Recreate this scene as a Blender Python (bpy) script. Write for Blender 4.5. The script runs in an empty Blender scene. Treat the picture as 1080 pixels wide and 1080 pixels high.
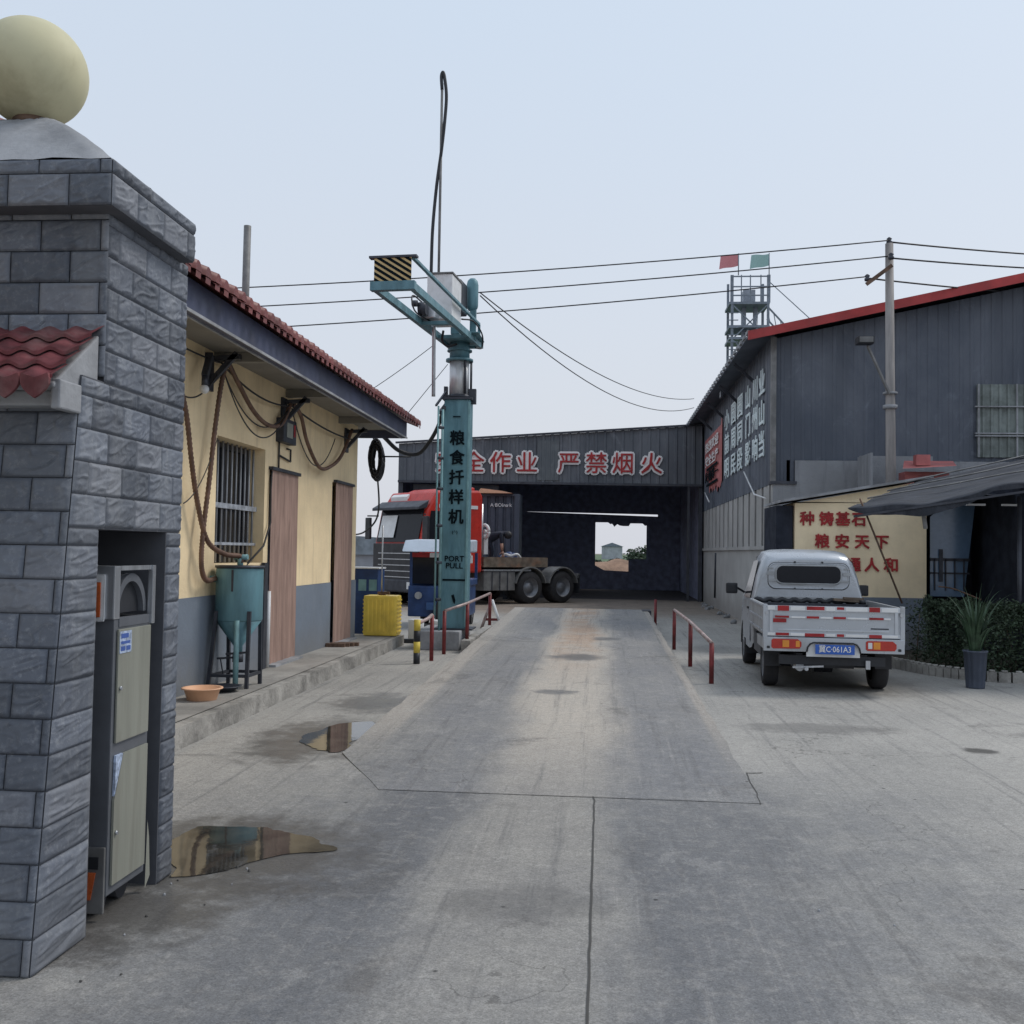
import bpy, bmesh, math, random
from mathutils import Vector, Matrix, noise
random.seed(7)
R = math.radians
sc = bpy.context.scene
COL = sc.collection

# ---------------------------------------------------------------- camera
cam_d = bpy.data.cameras.new('camera'); cam = bpy.data.objects.new('camera', cam_d)
COL.objects.link(cam); sc.camera = cam
cam_d.sensor_width = 36; cam_d.lens = 36; cam_d.clip_start = .05; cam_d.clip_end = 3000
cam.location = (0, 0, 1.6)
yaw, pitch, roll = R(5.058), R(2.2007), R(0.9)
cam.matrix_world = (Matrix.Translation((0, 0, 1.6)) @ Matrix.Rotation(yaw, 4, 'Z')
                    @ Matrix.Rotation(R(90) + pitch, 4, 'X') @ Matrix.Rotation(roll, 4, 'Z'))

# ---------------------------------------------------------------- world, sun
w = bpy.data.worlds.new('World'); sc.world = w; w.use_nodes = True
nt = w.node_tree; nt.nodes.clear()
SUN_EL, SUN_AZ = R(52), R(60)          # azimuth measured from +Y towards +X
sky = nt.nodes.new('ShaderNodeTexSky'); sky.sky_type = 'NISHITA'; sky.sun_disc = False
sky.sun_elevation = SUN_EL; sky.sun_rotation = SUN_AZ; sky.dust_density = 4; sky.air_density = 1.5
b1 = nt.nodes.new('ShaderNodeBackground'); b1.inputs[1].default_value = .13
nt.links.new(sky.outputs[0], b1.inputs[0])
tc = nt.nodes.new('ShaderNodeTexCoord'); sx = nt.nodes.new('ShaderNodeSeparateXYZ')
nt.links.new(tc.outputs['Generated'], sx.inputs[0])
nz = nt.nodes.new('ShaderNodeTexNoise'); nz.inputs['Scale'].default_value = 1.6; nz.inputs['Detail'].default_value = 3
nt.links.new(tc.outputs['Generated'], nz.inputs['Vector'])
ad = nt.nodes.new('ShaderNodeMath'); ad.operation = 'MULTIPLY_ADD'
nt.links.new(nz.outputs[0], ad.inputs[0]); ad.inputs[1].default_value = .18
nt.links.new(sx.outputs[2], ad.inputs[2])
cr = nt.nodes.new('ShaderNodeValToRGB'); nt.links.new(ad.outputs[0], cr.inputs[0])
cr.color_ramp.elements[0].position = .05; cr.color_ramp.elements[0].color = (.665, .68, .74, 1)
cr.color_ramp.elements[1].position = .6; cr.color_ramp.elements[1].color = (.60, .69, .81, 1)
b2 = nt.nodes.new('ShaderNodeBackground'); b2.inputs[1].default_value = 1.10
nt.links.new(cr.outputs[0], b2.inputs[0])
mx = nt.nodes.new('ShaderNodeMixShader'); mx.inputs[0].default_value = .88
nt.links.new(b1.outputs[0], mx.inputs[1]); nt.links.new(b2.outputs[0], mx.inputs[2])
wo = nt.nodes.new('ShaderNodeOutputWorld'); nt.links.new(mx.outputs[0], wo.inputs[0])
sd = bpy.data.lights.new('sun', 'SUN'); sd.energy = 1.5; sd.angle = R(18); sd.color = (1, .95, .88)
so = bpy.data.objects.new('sun', sd); COL.objects.link(so)
dv = Vector((math.sin(SUN_AZ)*math.cos(SUN_EL), math.cos(SUN_AZ)*math.cos(SUN_EL), math.sin(SUN_EL)))
so.rotation_euler = dv.to_track_quat('Z', 'Y').to_euler(); so.location = (20, 10, 40)
sc.view_settings.view_transform = 'Standard'; sc.view_settings.look = 'None'; sc.view_settings.exposure = 0

# ---------------------------------------------------------------- materials
class NG:
    def __init__(s, name):
        s.m = bpy.data.materials.new(name); s.m.use_nodes = True; s.t = s.m.node_tree
        s.b = s.t.nodes['Principled BSDF']; s._c = None
    def n(s, k): return s.t.nodes.new(k)
    def L(s, a, b): s.t.links.new(a, b)
    def setv(s, sock, v):
        if hasattr(v, 'links'): s.L(v, sock)
        elif isinstance(v, (tuple, list)) and len(v) == 3 and sock.type == 'RGBA': sock.default_value = (*v, 1)
        else: sock.default_value = v
    def co(s):
        if s._c is None: s._c = s.n('ShaderNodeTexCoord').outputs['Object']
        return s._c
    def map(s, scale=(1, 1, 1), rot=(0, 0, 0), loc=(0, 0, 0)):
        m = s.n('ShaderNodeMapping'); m.inputs['Scale'].default_value = scale
        m.inputs['Rotation'].default_value = rot; m.inputs['Location'].default_value = loc
        s.L(s.co(), m.inputs[0]); return m.outputs[0]
    def noise(s, scale=5, detail=4, rough=.55, vec=None, dist=0):
        k = s.n('ShaderNodeTexNoise'); k.inputs['Scale'].default_value = scale; k.inputs['Detail'].default_value = detail
        k.inputs['Roughness'].default_value = rough; k.inputs['Distortion'].default_value = dist
        s.L(vec if vec else s.co(), k.inputs['Vector']); return k.outputs[0]
    def sep(s):
        k = s.n('ShaderNodeSeparateXYZ'); s.L(s.co(), k.inputs[0]); return k.outputs
    def math(s, op, a, b=0, c=None):
        k = s.n('ShaderNodeMath'); k.operation = op; s.setv(k.inputs[0], a); s.setv(k.inputs[1], b)
        if c is not None: s.setv(k.inputs[2], c)
        return k.outputs[0]
    def ss(s, v, lo, hi, a=0., b=1.):
        k = s.n('ShaderNodeMapRange'); k.interpolation_type = 'SMOOTHSTEP'; s.setv(k.inputs[0], v)
        if lo < hi: vals = (lo, hi, a, b)
        else: vals = (hi, lo, b, a)
        for i, q in enumerate(vals): k.inputs[1+i].default_value = q
        return k.outputs[0]
    def mix(s, f, a, b, mode='MIX'):
        k = s.n('ShaderNodeMix'); k.data_type = 'RGBA'; k.blend_type = mode
        s.setv(k.inputs[0], f); s.setv(k.inputs[6], a); s.setv(k.inputs[7], b); return k.outputs[2]
    def bump(s, h, strength=.5, dist=.02, prev=None):
        k = s.n('ShaderNodeBump'); k.inputs['Strength'].default_value = strength; k.inputs['Distance'].default_value = dist
        s.L(h, k.inputs['Height'])
        if prev: s.L(prev, k.inputs['Normal'])
        return k.outputs[0]
    def done(s, col, rough=.6, metal=0, normal=None, spec=.5, **kw):
        s.setv(s.b.inputs['Base Color'], col); s.setv(s.b.inputs['Roughness'], rough)
        s.setv(s.b.inputs['Metallic'], metal); s.b.inputs['Specular IOR Level'].default_value = spec
        if normal: s.L(normal, s.b.inputs['Normal'])
        for k, v in kw.items(): s.setv(s.b.inputs[k], v)
        return s.m
def sc3(c, f): return tuple(max(0, min(1, x*f)) for x in c)
def M(name, col, rough=.6, metal=0, var=.25, scale=4., dirt=None, dirtamt=.5, bump=.15, bscale=60., stretch=(1, 1, 1), spec=.4, bd=.003):
    g = NG(name)
    n1 = g.noise(scale, 5, .6, g.map(stretch))
    c = g.mix(g.ss(n1, .3, .7), sc3(col, 1-var), sc3(col, 1+var*.6))
    n2 = g.noise(scale*.45+.7, 6, .65, g.map(stretch, loc=(7, 3, 5)), .3)
    if dirt: c = g.mix(g.ss(n2, .48, .72, 0, dirtamt), c, dirt)
    nb = g.noise(bscale, 3)
    return g.done(c, g.ss(n2, .2, .8, max(.02, rough-.12), min(1, rough+.12)), metal, g.bump(nb, bump, bd), spec)

def yard_surface(name, ramp):
    g = NG(name); x, y, z = g.sep()
    nb = g.noise(.35, 6, .6); nm = g.noise(1.7, 6, .68); nf = g.noise(9, 6, .72); nff = g.noise(60, 4, .7); ng = g.noise(190, 2, .6)
    base = g.mix(g.ss(nb, .3, .7), (.285, .277, .26), (.395, .378, .35))
    wob = g.math('MULTIPLY', g.math('SUBTRACT', g.noise(.8, 5, .65, g.map((1, .3, 1))), .5), 1.0 if ramp else 1.6)
    xw = g.math('ADD', x, wob)
    road = g.mix(g.ss(nm, .3, .7), (.185, .187, .192), (.26, .256, .246))
    if not ramp:
        m = g.math('MULTIPLY', g.math('MULTIPLY', g.ss(xw, -3.2, -1.5), g.ss(xw, 3.4, 1.0)), g.ss(y, 9.0, 6.2))
        c = g.mix(m, base, road)
    else:
        m = g.ss(y, 6.7, 8.2)
        c = g.mix(g.math('MULTIPLY', g.ss(y, 7, 11), .55), road, (.34, .318, .288))
    T = g.math('MAXIMUM', g.math('MULTIPLY', g.ss(xw, -1.85, -1.35), g.ss(xw, -.65, -1.0)), g.math('MULTIPLY', g.ss(xw, -.05, .3), g.ss(xw, 1.15, .7)))
    C = g.math('MULTIPLY', g.ss(xw, -1.0, -.6), g.ss(xw, .35, -.15))
    tb = g.ss(g.noise(.9, 4, .6, loc(g)), .25, .7, .35, 1)
    if ramp:
        c = g.mix(g.math('MULTIPLY', T, g.math('MULTIPLY', tb, .85)), c, (.185, .188, .20))
        c = g.mix(g.math('MULTIPLY', C, g.ss(y, 6.5, 10, .3, .95)), c, (.46, .415, .36))
        far = g.math('MULTIPLY', g.ss(y, 11, 18), g.math('MULTIPLY', g.ss(xw, -.85, -.5), g.ss(xw, .1, -.2)))
        c = g.mix(g.math('MULTIPLY', far, g.ss(nm, .35, .6, .1, .75)), c, (.40, .26, .17))
        c = g.mix(g.math('MULTIPLY', g.math('MULTIPLY', g.ss(x, -1.72, -1.8), g.ss(y, 7.3, 10)), .6), c, (.42, .38, .335))
        c = g.mix(g.math('MULTIPLY', g.math('MULTIPLY', g.ss(x, .93, .98), g.ss(y, 7.3, 10.5)), .55), c, (.40, .355, .305))
    else:
        near = g.ss(y, 12, 6)
        c = g.mix(g.math('MULTIPLY', g.math('MULTIPLY', T, near), g.math('MULTIPLY', tb, .9)), c, (.125, .13, .142))
        c = g.mix(g.math('MULTIPLY', g.math('MULTIPLY', C, near), g.ss(y, 2.5, 7, .2, .6)), c, (.32, .30, .27))
    # long drag and tyre streaks
    st = g.noise(1, 6, .75, g.map((10, .3, 1))); st2 = g.noise(1, 6, .75, g.map((22, .6, 1), (0, 0, .12)))
    c = g.mix(g.ss(st, .5, .72, 0, .6), c, (.115, .115, .118))
    c = g.mix(g.ss(st2, .54, .72, 0, .3), c, (.40, .38, .355))
    # trowel / broom marks across
    br = g.noise(1, 5, .75, g.map((2.2, 24, 1), (0, 0, .04)))
    c = g.mix(g.ss(br, .5, .8, 0, .22 if ramp else .10), c, (.42, .395, .36))
    bl = g.noise(.8, 8, .75, None, .8)
    c = g.mix(g.ss(bl, .56, .66, 0, .5), c, (.105, .10, .097))
    pale = g.noise(2.6, 7, .75, g.map((1, .6, 1), loc=(9, 4, 0)), .6)
    c = g.mix(g.ss(pale, .57, .66, 0, .22), c, (.42, .41, .39))
    c = g.mix(g.ss(nf, .48, .66, 0, .22), c, (.42, .40, .37))
    c = g.mix(g.ss(nff, .54, .70, 0, .22), c, (.075, .075, .077))
    c = g.mix(g.ss(ng, .56, .72, 0, .2), c, (.42, .41, .39))
    def cells(scl):
        k = g.n('ShaderNodeTexVoronoi'); k.inputs['Scale'].default_value = scl; g.L(g.co(), k.inputs['Vector'])
        q = g.n('ShaderNodeSeparateColor'); g.L(k.outputs['Color'], q.inputs[0]); return q.outputs[0]
    for scl, am in ((170, .20), (75, .10), (26, .05)):
        q = cells(scl); k = g.n('ShaderNodeMapRange'); g.L(q, k.inputs[0]); k.inputs[3].default_value = 1-am; k.inputs[4].default_value = 1+am
        c = g.mix(1.0, c, k.outputs[0], 'MULTIPLY')
    crk = g.n('ShaderNodeTexVoronoi'); crk.feature = 'DISTANCE_TO_EDGE'; crk.inputs['Scale'].default_value = .42
    vv = g.n('ShaderNodeVectorMath'); vv.operation = 'ADD'; g.L(g.co(), vv.inputs[0]); n3 = g.n('ShaderNodeTexNoise'); n3.inputs['Scale'].default_value = 2.2; n3.inputs['Detail'].default_value = 7; g.L(g.co(), n3.inputs['Vector']); g.L(n3.outputs['Color'], vv.inputs[1]); g.L(vv.outputs[0], crk.inputs['Vector'])
    ck = g.math('MULTIPLY', g.ss(crk.outputs[0], .0035, .001), g.ss(g.noise(.5, 3, .5, loc(g)), .5, .56))
    c = g.mix(g.math('MULTIPLY', ck, .45), c, (.05, .048, .046))
    # dark chips
    vo = g.n('ShaderNodeTexVoronoi'); vo.inputs['Scale'].default_value = 3.2; g.L(g.co(), vo.inputs['Vector'])
    rz_ = g.noise(3, 2, .5, g.map((1, 1, 1), loc=(2, 8, 0)))
    chip = g.math('MULTIPLY', g.ss(g.math('ADD', vo.outputs[0], g.math('MULTIPLY', nff, .07)), .085, .06), g.ss(rz_, .42, .47))
    c = g.mix(g.math('MULTIPLY', chip, .85), c, (.035, .034, .033))
    wet = None
    spots = ((-.35, 14.4, .45, .5), (-.5, 11.2, .3, .2), (.1, 17, .3, .4)) if ramp else ((-1.95, 5.25, 1.0, .95), (-2.35, 8.5, .7, 1.2), (-2.0, 4.35, .5, .6), (-2.3, 10.6, .6, .8), (3.15, 8.9, .17, .16), (.20, 3.42, .15, .12), (-.35, 4.7, .45, .3), (2.0, 9.8, .9, .35), (1.9, 17.6, .7, .9), (3.0, 13.4, 1.3, 1.6))
    for (px, py, rx, ry) in spots:
        dx = g.math('DIVIDE', g.math('SUBTRACT', x, px), rx); dy = g.math('DIVIDE', g.math('SUBTRACT', y, py), ry)
        d = g.math('ADD', g.math('MULTIPLY', dx, dx), g.math('MULTIPLY', dy, dy))
        d = g.math('ADD', d, g.math('MULTIPLY', g.math('SUBTRACT', g.noise(3.5, 6, .75), .5), 3.0))
        k = g.ss(d, 1.1, .1, 0, .55 if py == 13.4 or py in (9.8, 17.6, 4.7) else 1)
        wet = k if wet is None else g.math('MAXIMUM', wet, k)
    c = g.mix(g.math('MULTIPLY', wet, .72), c, (.062, .057, .052))
    if not ramp:
        far = g.ss(g.math('ADD', y, g.math('MULTIPLY', nb, 8)), 27, 33)
        c = g.mix(g.math('MULTIPLY', far, .75), c, g.mix(g.ss(nm, .35, .65), (.13, .10, .078), (.22, .17, .13)))
    h = g.math('ADD', g.math('MULTIPLY', nf, .6), g.math('ADD', g.math('MULTIPLY', nff, .3), g.math('MULTIPLY', br, .3 if ramp else .1)))
    return g.done(c, g.mix(wet, (.82, .82, .82), (.3, .3, .3)), 0, g.bump(h, .6, .012), .3)
def loc(g): return g.map((1, .5, 1), loc=(5, 2, 0))
def concrete_ground(): return yard_surface('ground_concrete', False)
def concrete_ramp(): return yard_surface('ramp_concrete', True)
def corrugated_paint(name, a, b, rust=.25):
    g = NG(name); x, y, z = g.sep()
    u = g.math('ADD', x, y)
    n1 = g.noise(.7, 6, .7, g.map((1, 1, .5)), .5); n2 = g.noise(1, 5, .7, g.map((5, 5, .4)))
    n3 = g.noise(6, 5, .7)
    cell = g.noise(1, 0, .5, g.map((1.1, 1.1, .12)))
    c = g.mix(g.ss(n1, .3, .7), a, b)
    c = g.mix(g.ss(cell, .45, .55, 0, .4), c, sc3(a, .7)); c = g.mix(g.ss(g.noise(1.7, 6, .75, g.map((1, 1, .8), loc=(4, 4, 1)), 1.0), .55, .68, 0, .35), c, sc3(b, 1.5))
    c = g.mix(g.ss(n2, .55, .8, 0, .35), c, sc3(b, 1.7))
    c = g.mix(g.ss(n3, .62, .8, 0, rust), c, sc3(a, .45))
    return g.done(c, .62, .1, g.bump(n3, .2, .01), .35)
def stain_wall(name, col, low, bump=.3, drips=.4, streak=(.22, .2, .17)):
    g = NG(name); x, y, z = g.sep()
    n1 = g.noise(1.1, 6, .65); n2 = g.noise(1, 6, .7, g.map((3.5, 3.5, .35))); n3 = g.noise(28, 4, .7)
    c = g.mix(g.ss(n1, .25, .75), sc3(col, .82), sc3(col, 1.08))
    c = g.mix(g.ss(n2, .5, .78, 0, drips), c, streak)
    lowm = g.ss(g.math('ADD', z, g.math('MULTIPLY', g.math('SUBTRACT', n1, .5), .5)), .7, .1, 0, .65)
    c = g.mix(lowm, c, low)
    n4 = g.noise(2.3, 8, .8, g.map((1, 1, 1), loc=(3, 7, 2)), .7)
    c = g.mix(g.ss(n4, .60, .64, 0, .35), c, sc3(col, .72)); c = g.mix(g.ss(n4, .40, .34, 0, .25), c, sc3(col, 1.12))
    c = g.mix(g.ss(n3, .6, .8, 0, .2), c, sc3(col, .6))
    return g.done(c, .85, 0, g.bump(n3, bump, .01), .25)
def plain(name, col, rough=.5, metal=0, **kw):
    g = NG(name); n = g.noise(12, 3)
    return g.done(g.mix(g.ss(n, .3, .7), sc3(col, .92), sc3(col, 1.05)), rough, metal, None, kw.pop('spec', .5), **kw)

m_ground = concrete_ground(); m_ramp = concrete_ramp()
m_pave = M('pavement_concrete', (.33, .315, .29), .85, var=.25, scale=1.4, dirt=(.15, .14, .13), dirtamt=.6, bump=.5, bscale=25, bd=.01)
m_kerb = M('kerb_concrete', (.34, .325, .30), .9, var=.35, scale=3, dirt=(.10, .095, .09), dirtamt=.75, bump=.8, bscale=18, bd=.02)
m_crack = plain('joint_dark', (.07, .068, .065), .95)
g = NG('puddle_water'); m_puddle = g.done(g.mix(g.ss(g.noise(6, 5), .35, .65), (.028, .027, .025), (.06, .055, .047)), .04, 0, g.bump(g.noise(7, 3), .04, .01), .45)
g = NG('slate_tile'); x, y, z = g.sep()
n1 = g.noise(2.2, 5, .6); n2 = g.noise(30, 5, .75)
c = g.mix(g.ss(n1, .3, .7), (.115, .13, .162), (.165, .182, .215)); c = g.mix(g.ss(n2, .48, .72, 0, .5), c, (.33, .345, .37))
cell = g.noise(1, 0, .5, g.map((3.3, 3.3, 7)))
c = g.mix(g.ss(cell, .42, .6, 0, .35), c, (.11, .125, .15)); c = g.mix(g.ss(g.noise(1, 5, .7, g.map((5, 5, .6))), .5, .72, 0, .35), c, (.30, .31, .325))
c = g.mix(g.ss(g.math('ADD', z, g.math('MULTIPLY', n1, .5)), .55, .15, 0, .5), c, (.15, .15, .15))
geo = g.n('ShaderNodeNewGeometry'); c = g.mix(g.ss(geo.outputs['Pointiness'], .51, .57, 0, .38), c, (.36, .385, .42)); c = g.mix(g.ss(geo.outputs['Pointiness'], .49, .44, 0, .35), c, (.045, .055, .075))  # highlights painted onto ridges, creases darkened, in the tile colour
c = g.mix(1.0, c, g.ss(geo.outputs['Random Per Island'], 0, 1, .74, 1.28), 'MULTIPLY'); c = g.mix(g.math('MULTIPLY', g.math('GREATER_THAN', geo.outputs['Random Per Island'], .8), .35), c, (.19, .19, .20))
m_slate = g.done(c, .62, 0, g.bump(n2, .35, .006), .4)
m_mortar = plain('dark_mortar', (.095, .10, .115), .9)
m_cement = M('grey_cement', (.33, .34, .36), .85, var=.25, scale=3, dirt=(.14, .14, .14), dirtamt=.6, bump=.5, bscale=30, bd=.008)
m_redtile = M('red_glazed_tile', (.17, .045, .05), .6, var=.45, scale=11, dirt=(.20, .12, .115), dirtamt=.6, bump=.25, spec=.3)
m_roofred = M('faded_red_tile', (.20, .052, .048), .5, var=.35, scale=3, dirt=(.13, .06, .06), dirtamt=.6)
m_globe = M('ivory_globe', (.58, .545, .36), .62, var=.08, scale=2.5, dirt=(.30, .26, .16), dirtamt=.6, bump=.03, spec=.25)
m_rust = M('rusty_metal', (.16, .10, .07), .75, .2, var=.5, scale=9, dirt=(.05, .04, .035), dirtamt=.6)
m_steel = M('brushed_steel', (.50, .52, .55), .38, .75, var=.2, scale=3, stretch=(8, 8, .5), bump=.05)
m_darkmetal = M('dark_metal', (.06, .065, .08), .5, .4, var=.3)
m_blackplastic = M('black_plastic', (.028, .03, .036), .5, var=.3)
m_panel = M('grey_green_panel', (.30, .305, .26), .42, .15, var=.12, scale=2, stretch=(6, 6, .5), dirt=(.2, .19, .16), dirtamt=.4)
m_panelframe = M('grey_frame_paint', (.15, .16, .18), .45, .3, var=.15)
m_orange = M('orange_reflector', (.60, .13, .04), .3, var=.3, scale=20)
m_white = M('white_paint', (.72, .73, .74), .45, var=.08, scale=5, dirt=(.4, .38, .35), dirtamt=.4)
m_bluewhite = M('blue_white_sticker', (.42, .5, .65), .4, var=.5, scale=40)
m_blueprint = plain('sticker_blue', (.06, .12, .38), .4)
m_yellow = stain_wall('yellow_render', (.93, .745, .475), (.46, .37, .24), .4, .65, (.52, .40, .25))
m_wains = stain_wall('grey_blue_dado', (.19, .225, .275), (.20, .20, .20), .3, .35, (.25, .27, .28))
m_soffit = stain_wall('soffit_plaster', (.27, .255, .225), (.3, .28, .24), .2, .2)
m_fascia = M('navy_fascia', (.055, .065, .115), .6, var=.3, scale=2, dirt=(.10, .10, .12), dirtamt=.5)
m_brown = M('brown_door_mat', (.37, .245, .20), .85, var=.22, scale=2.5, stretch=(6, 6, .7), dirt=(.19, .125, .105), dirtamt=.6, bump=.8, bscale=90, bd=.006)
m_hose = M('brown_hose', (.15, .085, .06), .6, var=.35, scale=8, bump=.3)
m_cable = plain('black_cable', (.02, .02, .024), .6)
m_glassdark = plain('dark_glass', (.018, .02, .026), .12, spec=.18)
m_bar = M('window_bar', (.30, .31, .33), .5, .4, var=.2)
m_teal = M('teal_paint', (.13, .265, .31), .5, .1, var=.25, scale=2, stretch=(3, 3, .7), dirt=(.06, .15, .19), dirtamt=.6)
m_teallight = M('pale_teal_paint', (.20, .36, .38), .5, .1, var=.25)
m_peach = M('peach_plastic', (.80, .46, .28), .45, var=.08)
m_hazy = M('striped_yellow', (.62, .47, .22), .5, var=.15)
m_yelplastic = M('yellow_plastic', (.86, .62, .10), .42, var=.12, dirt=(.35, .25, .05), dirtamt=.4)
m_blue = M('navy_blue_paint', (.035, .075, .20), .4, .1, var=.3, scale=3, dirt=(.03, .04, .08), dirtamt=.6)
m_blue2 = M('mid_blue_paint', (.06, .13, .30), .35, .1, var=.2)
m_red = M('truck_red', (.55, .04, .028), .32, var=.15, dirt=(.25, .03, .025), dirtamt=.4)
m_redrail = M('oxide_red_paint', (.19, .028, .03), .5, var=.4, scale=8, dirt=(.10, .05, .045), dirtamt=.6)
m_railtop = M('worn_rail_top', (.42, .33, .31), .5, .2, var=.4, scale=9, dirt=(.25, .08, .07), dirtamt=.7)
m_stripeyel = M('post_yellow', (.66, .50, .08), .5, var=.2)
m_slatemetal = corrugated_paint('slate_metal_sheet', (.085, .10, .13), (.135, .15, .18))
m_shedmetal = corrugated_paint('shed_metal_sheet', (.095, .108, .128), (.16, .17, .19), .7)
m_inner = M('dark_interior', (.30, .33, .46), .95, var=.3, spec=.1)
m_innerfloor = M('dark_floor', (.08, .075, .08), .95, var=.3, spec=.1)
m_concwall = stain_wall('board_marked_concrete', (.40, .395, .385), (.25, .235, .22), .5, .5, (.24, .235, .23))
m_block = stain_wall('rough_cement_block', (.30, .31, .33), (.2, .2, .2), 1.0, .7, (.12, .125, .14))
m_cream = stain_wall('cream_signboard', (.92, .77, .53), (.5, .4, .25), .2, .2, (.42, .35, .22))
m_redtrim = M('red_roof_trim', (.42, .045, .045), .5, var=.25, scale=2, dirt=(.25, .06, .06), dirtamt=.5)
m_redletter = M('red_letter', (.36, .022, .025), .5, var=.3, scale=6)
m_whiteletter = M('white_letter', (.78, .78, .78), .6, var=.08)
m_cyanletter = M('pale_cyan_letter', (.70, .79, .81), .6, var=.12)
m_banner = M('faded_red_banner', (.46, .15, .145), .7, var=.3, scale=2, dirt=(.3, .16, .16), dirtamt=.6)
m_dark = plain('letter_black', (.008, .014, .018), .95, spec=.05)
m_tarp = M('dark_tarpaulin', (.042, .048, .062), .85, var=.4, scale=3, stretch=(1, 5, 1), dirt=(.085, .09, .105), dirtamt=.5, bump=.6, bscale=30, bd=.01)
m_pole = M('concrete_pole', (.30, .28, .27), .8, var=.25, scale=2, stretch=(4, 4, .5), dirt=(.15, .14, .14), dirtamt=.6)
m_silver = M('silver_car_paint', (.47, .50, .54), .32, .3, var=.06, scale=2, dirt=(.25, .245, .235), dirtamt=.65, bump=.02)
m_silverlow = M('dusty_car_paint', (.38, .395, .41), .42, .2, var=.15, scale=3, dirt=(.20, .19, .18), dirtamt=.6, bump=.05)
m_tyre = M('tyre_rubber', (.028, .028, .031), .85, var=.3, dirt=(.07, .065, .06), dirtamt=.5)
m_rim = M('wheel_rim', (.22, .23, .25), .5, .5, var=.25)
m_taillight = plain('tail_light_red', (.45, .025, .015), .2, spec=.7)
m_amber = plain('amber_light', (.75, .28, .03), .2, spec=.7)
m_plate = plain('plate_blue', (.03, .12, .48), .4)
m_greymetal = M('grey_chassis', (.20, .20, .20), .6, .2, var=.3, scale=4, dirt=(.10, .095, .09), dirtamt=.6)
m_wood = M('brown_wood', (.17, .135, .105), .8, var=.4, scale=5, dirt=(.3, .14, .08), dirtamt=.6)
m_contain = M('slate_container', (.07, .085, .115), .55, .1, var=.25, scale=2)
m_skin = plain('skin', (.45, .26, .19), .6)
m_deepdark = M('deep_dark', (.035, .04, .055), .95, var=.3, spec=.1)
m_shirt = plain('dark_cloth', (.02, .024, .04), .9)
m_peachroof = plain('peach_fairing', (.75, .42, .26), .5)
m_leafdk = M('hedge_leaf', (.05, .078, .045), .6, var=.6, scale=7, bump=0)
m_leaf = M('long_leaf', (.045, .085, .045), .5, var=.45, scale=9, bump=0)
m_soil = M('dark_soil', (.05, .04, .03), .95, var=.4)
m_pot = M('slate_pot', (.07, .085, .12), .5, var=.2, bump=.1)
m_bluepane = plain('blue_glass', (.15, .24, .37), .15, spec=.7)
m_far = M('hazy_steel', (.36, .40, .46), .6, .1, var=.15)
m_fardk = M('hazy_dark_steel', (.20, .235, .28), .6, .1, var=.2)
m_flagred = plain('hazy_flag_red', (.60, .24, .26), .8)  # flag red paled, distance haze put into the colour
m_flaggreen = plain('hazy_flag_green', (.32, .50, .48), .8)  # green paled the same way for distance haze
m_green = M('field_green', (.09, .14, .07), .9, var=.4, scale=.6)
m_earth = M('brown_earth', (.30, .19, .13), .95, var=.3, scale=1.2, bump=.8, bscale=6, bd=.05)
m_farwall = M('far_wall', (.42, .44, .47), .8, var=.2, scale=1)

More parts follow.
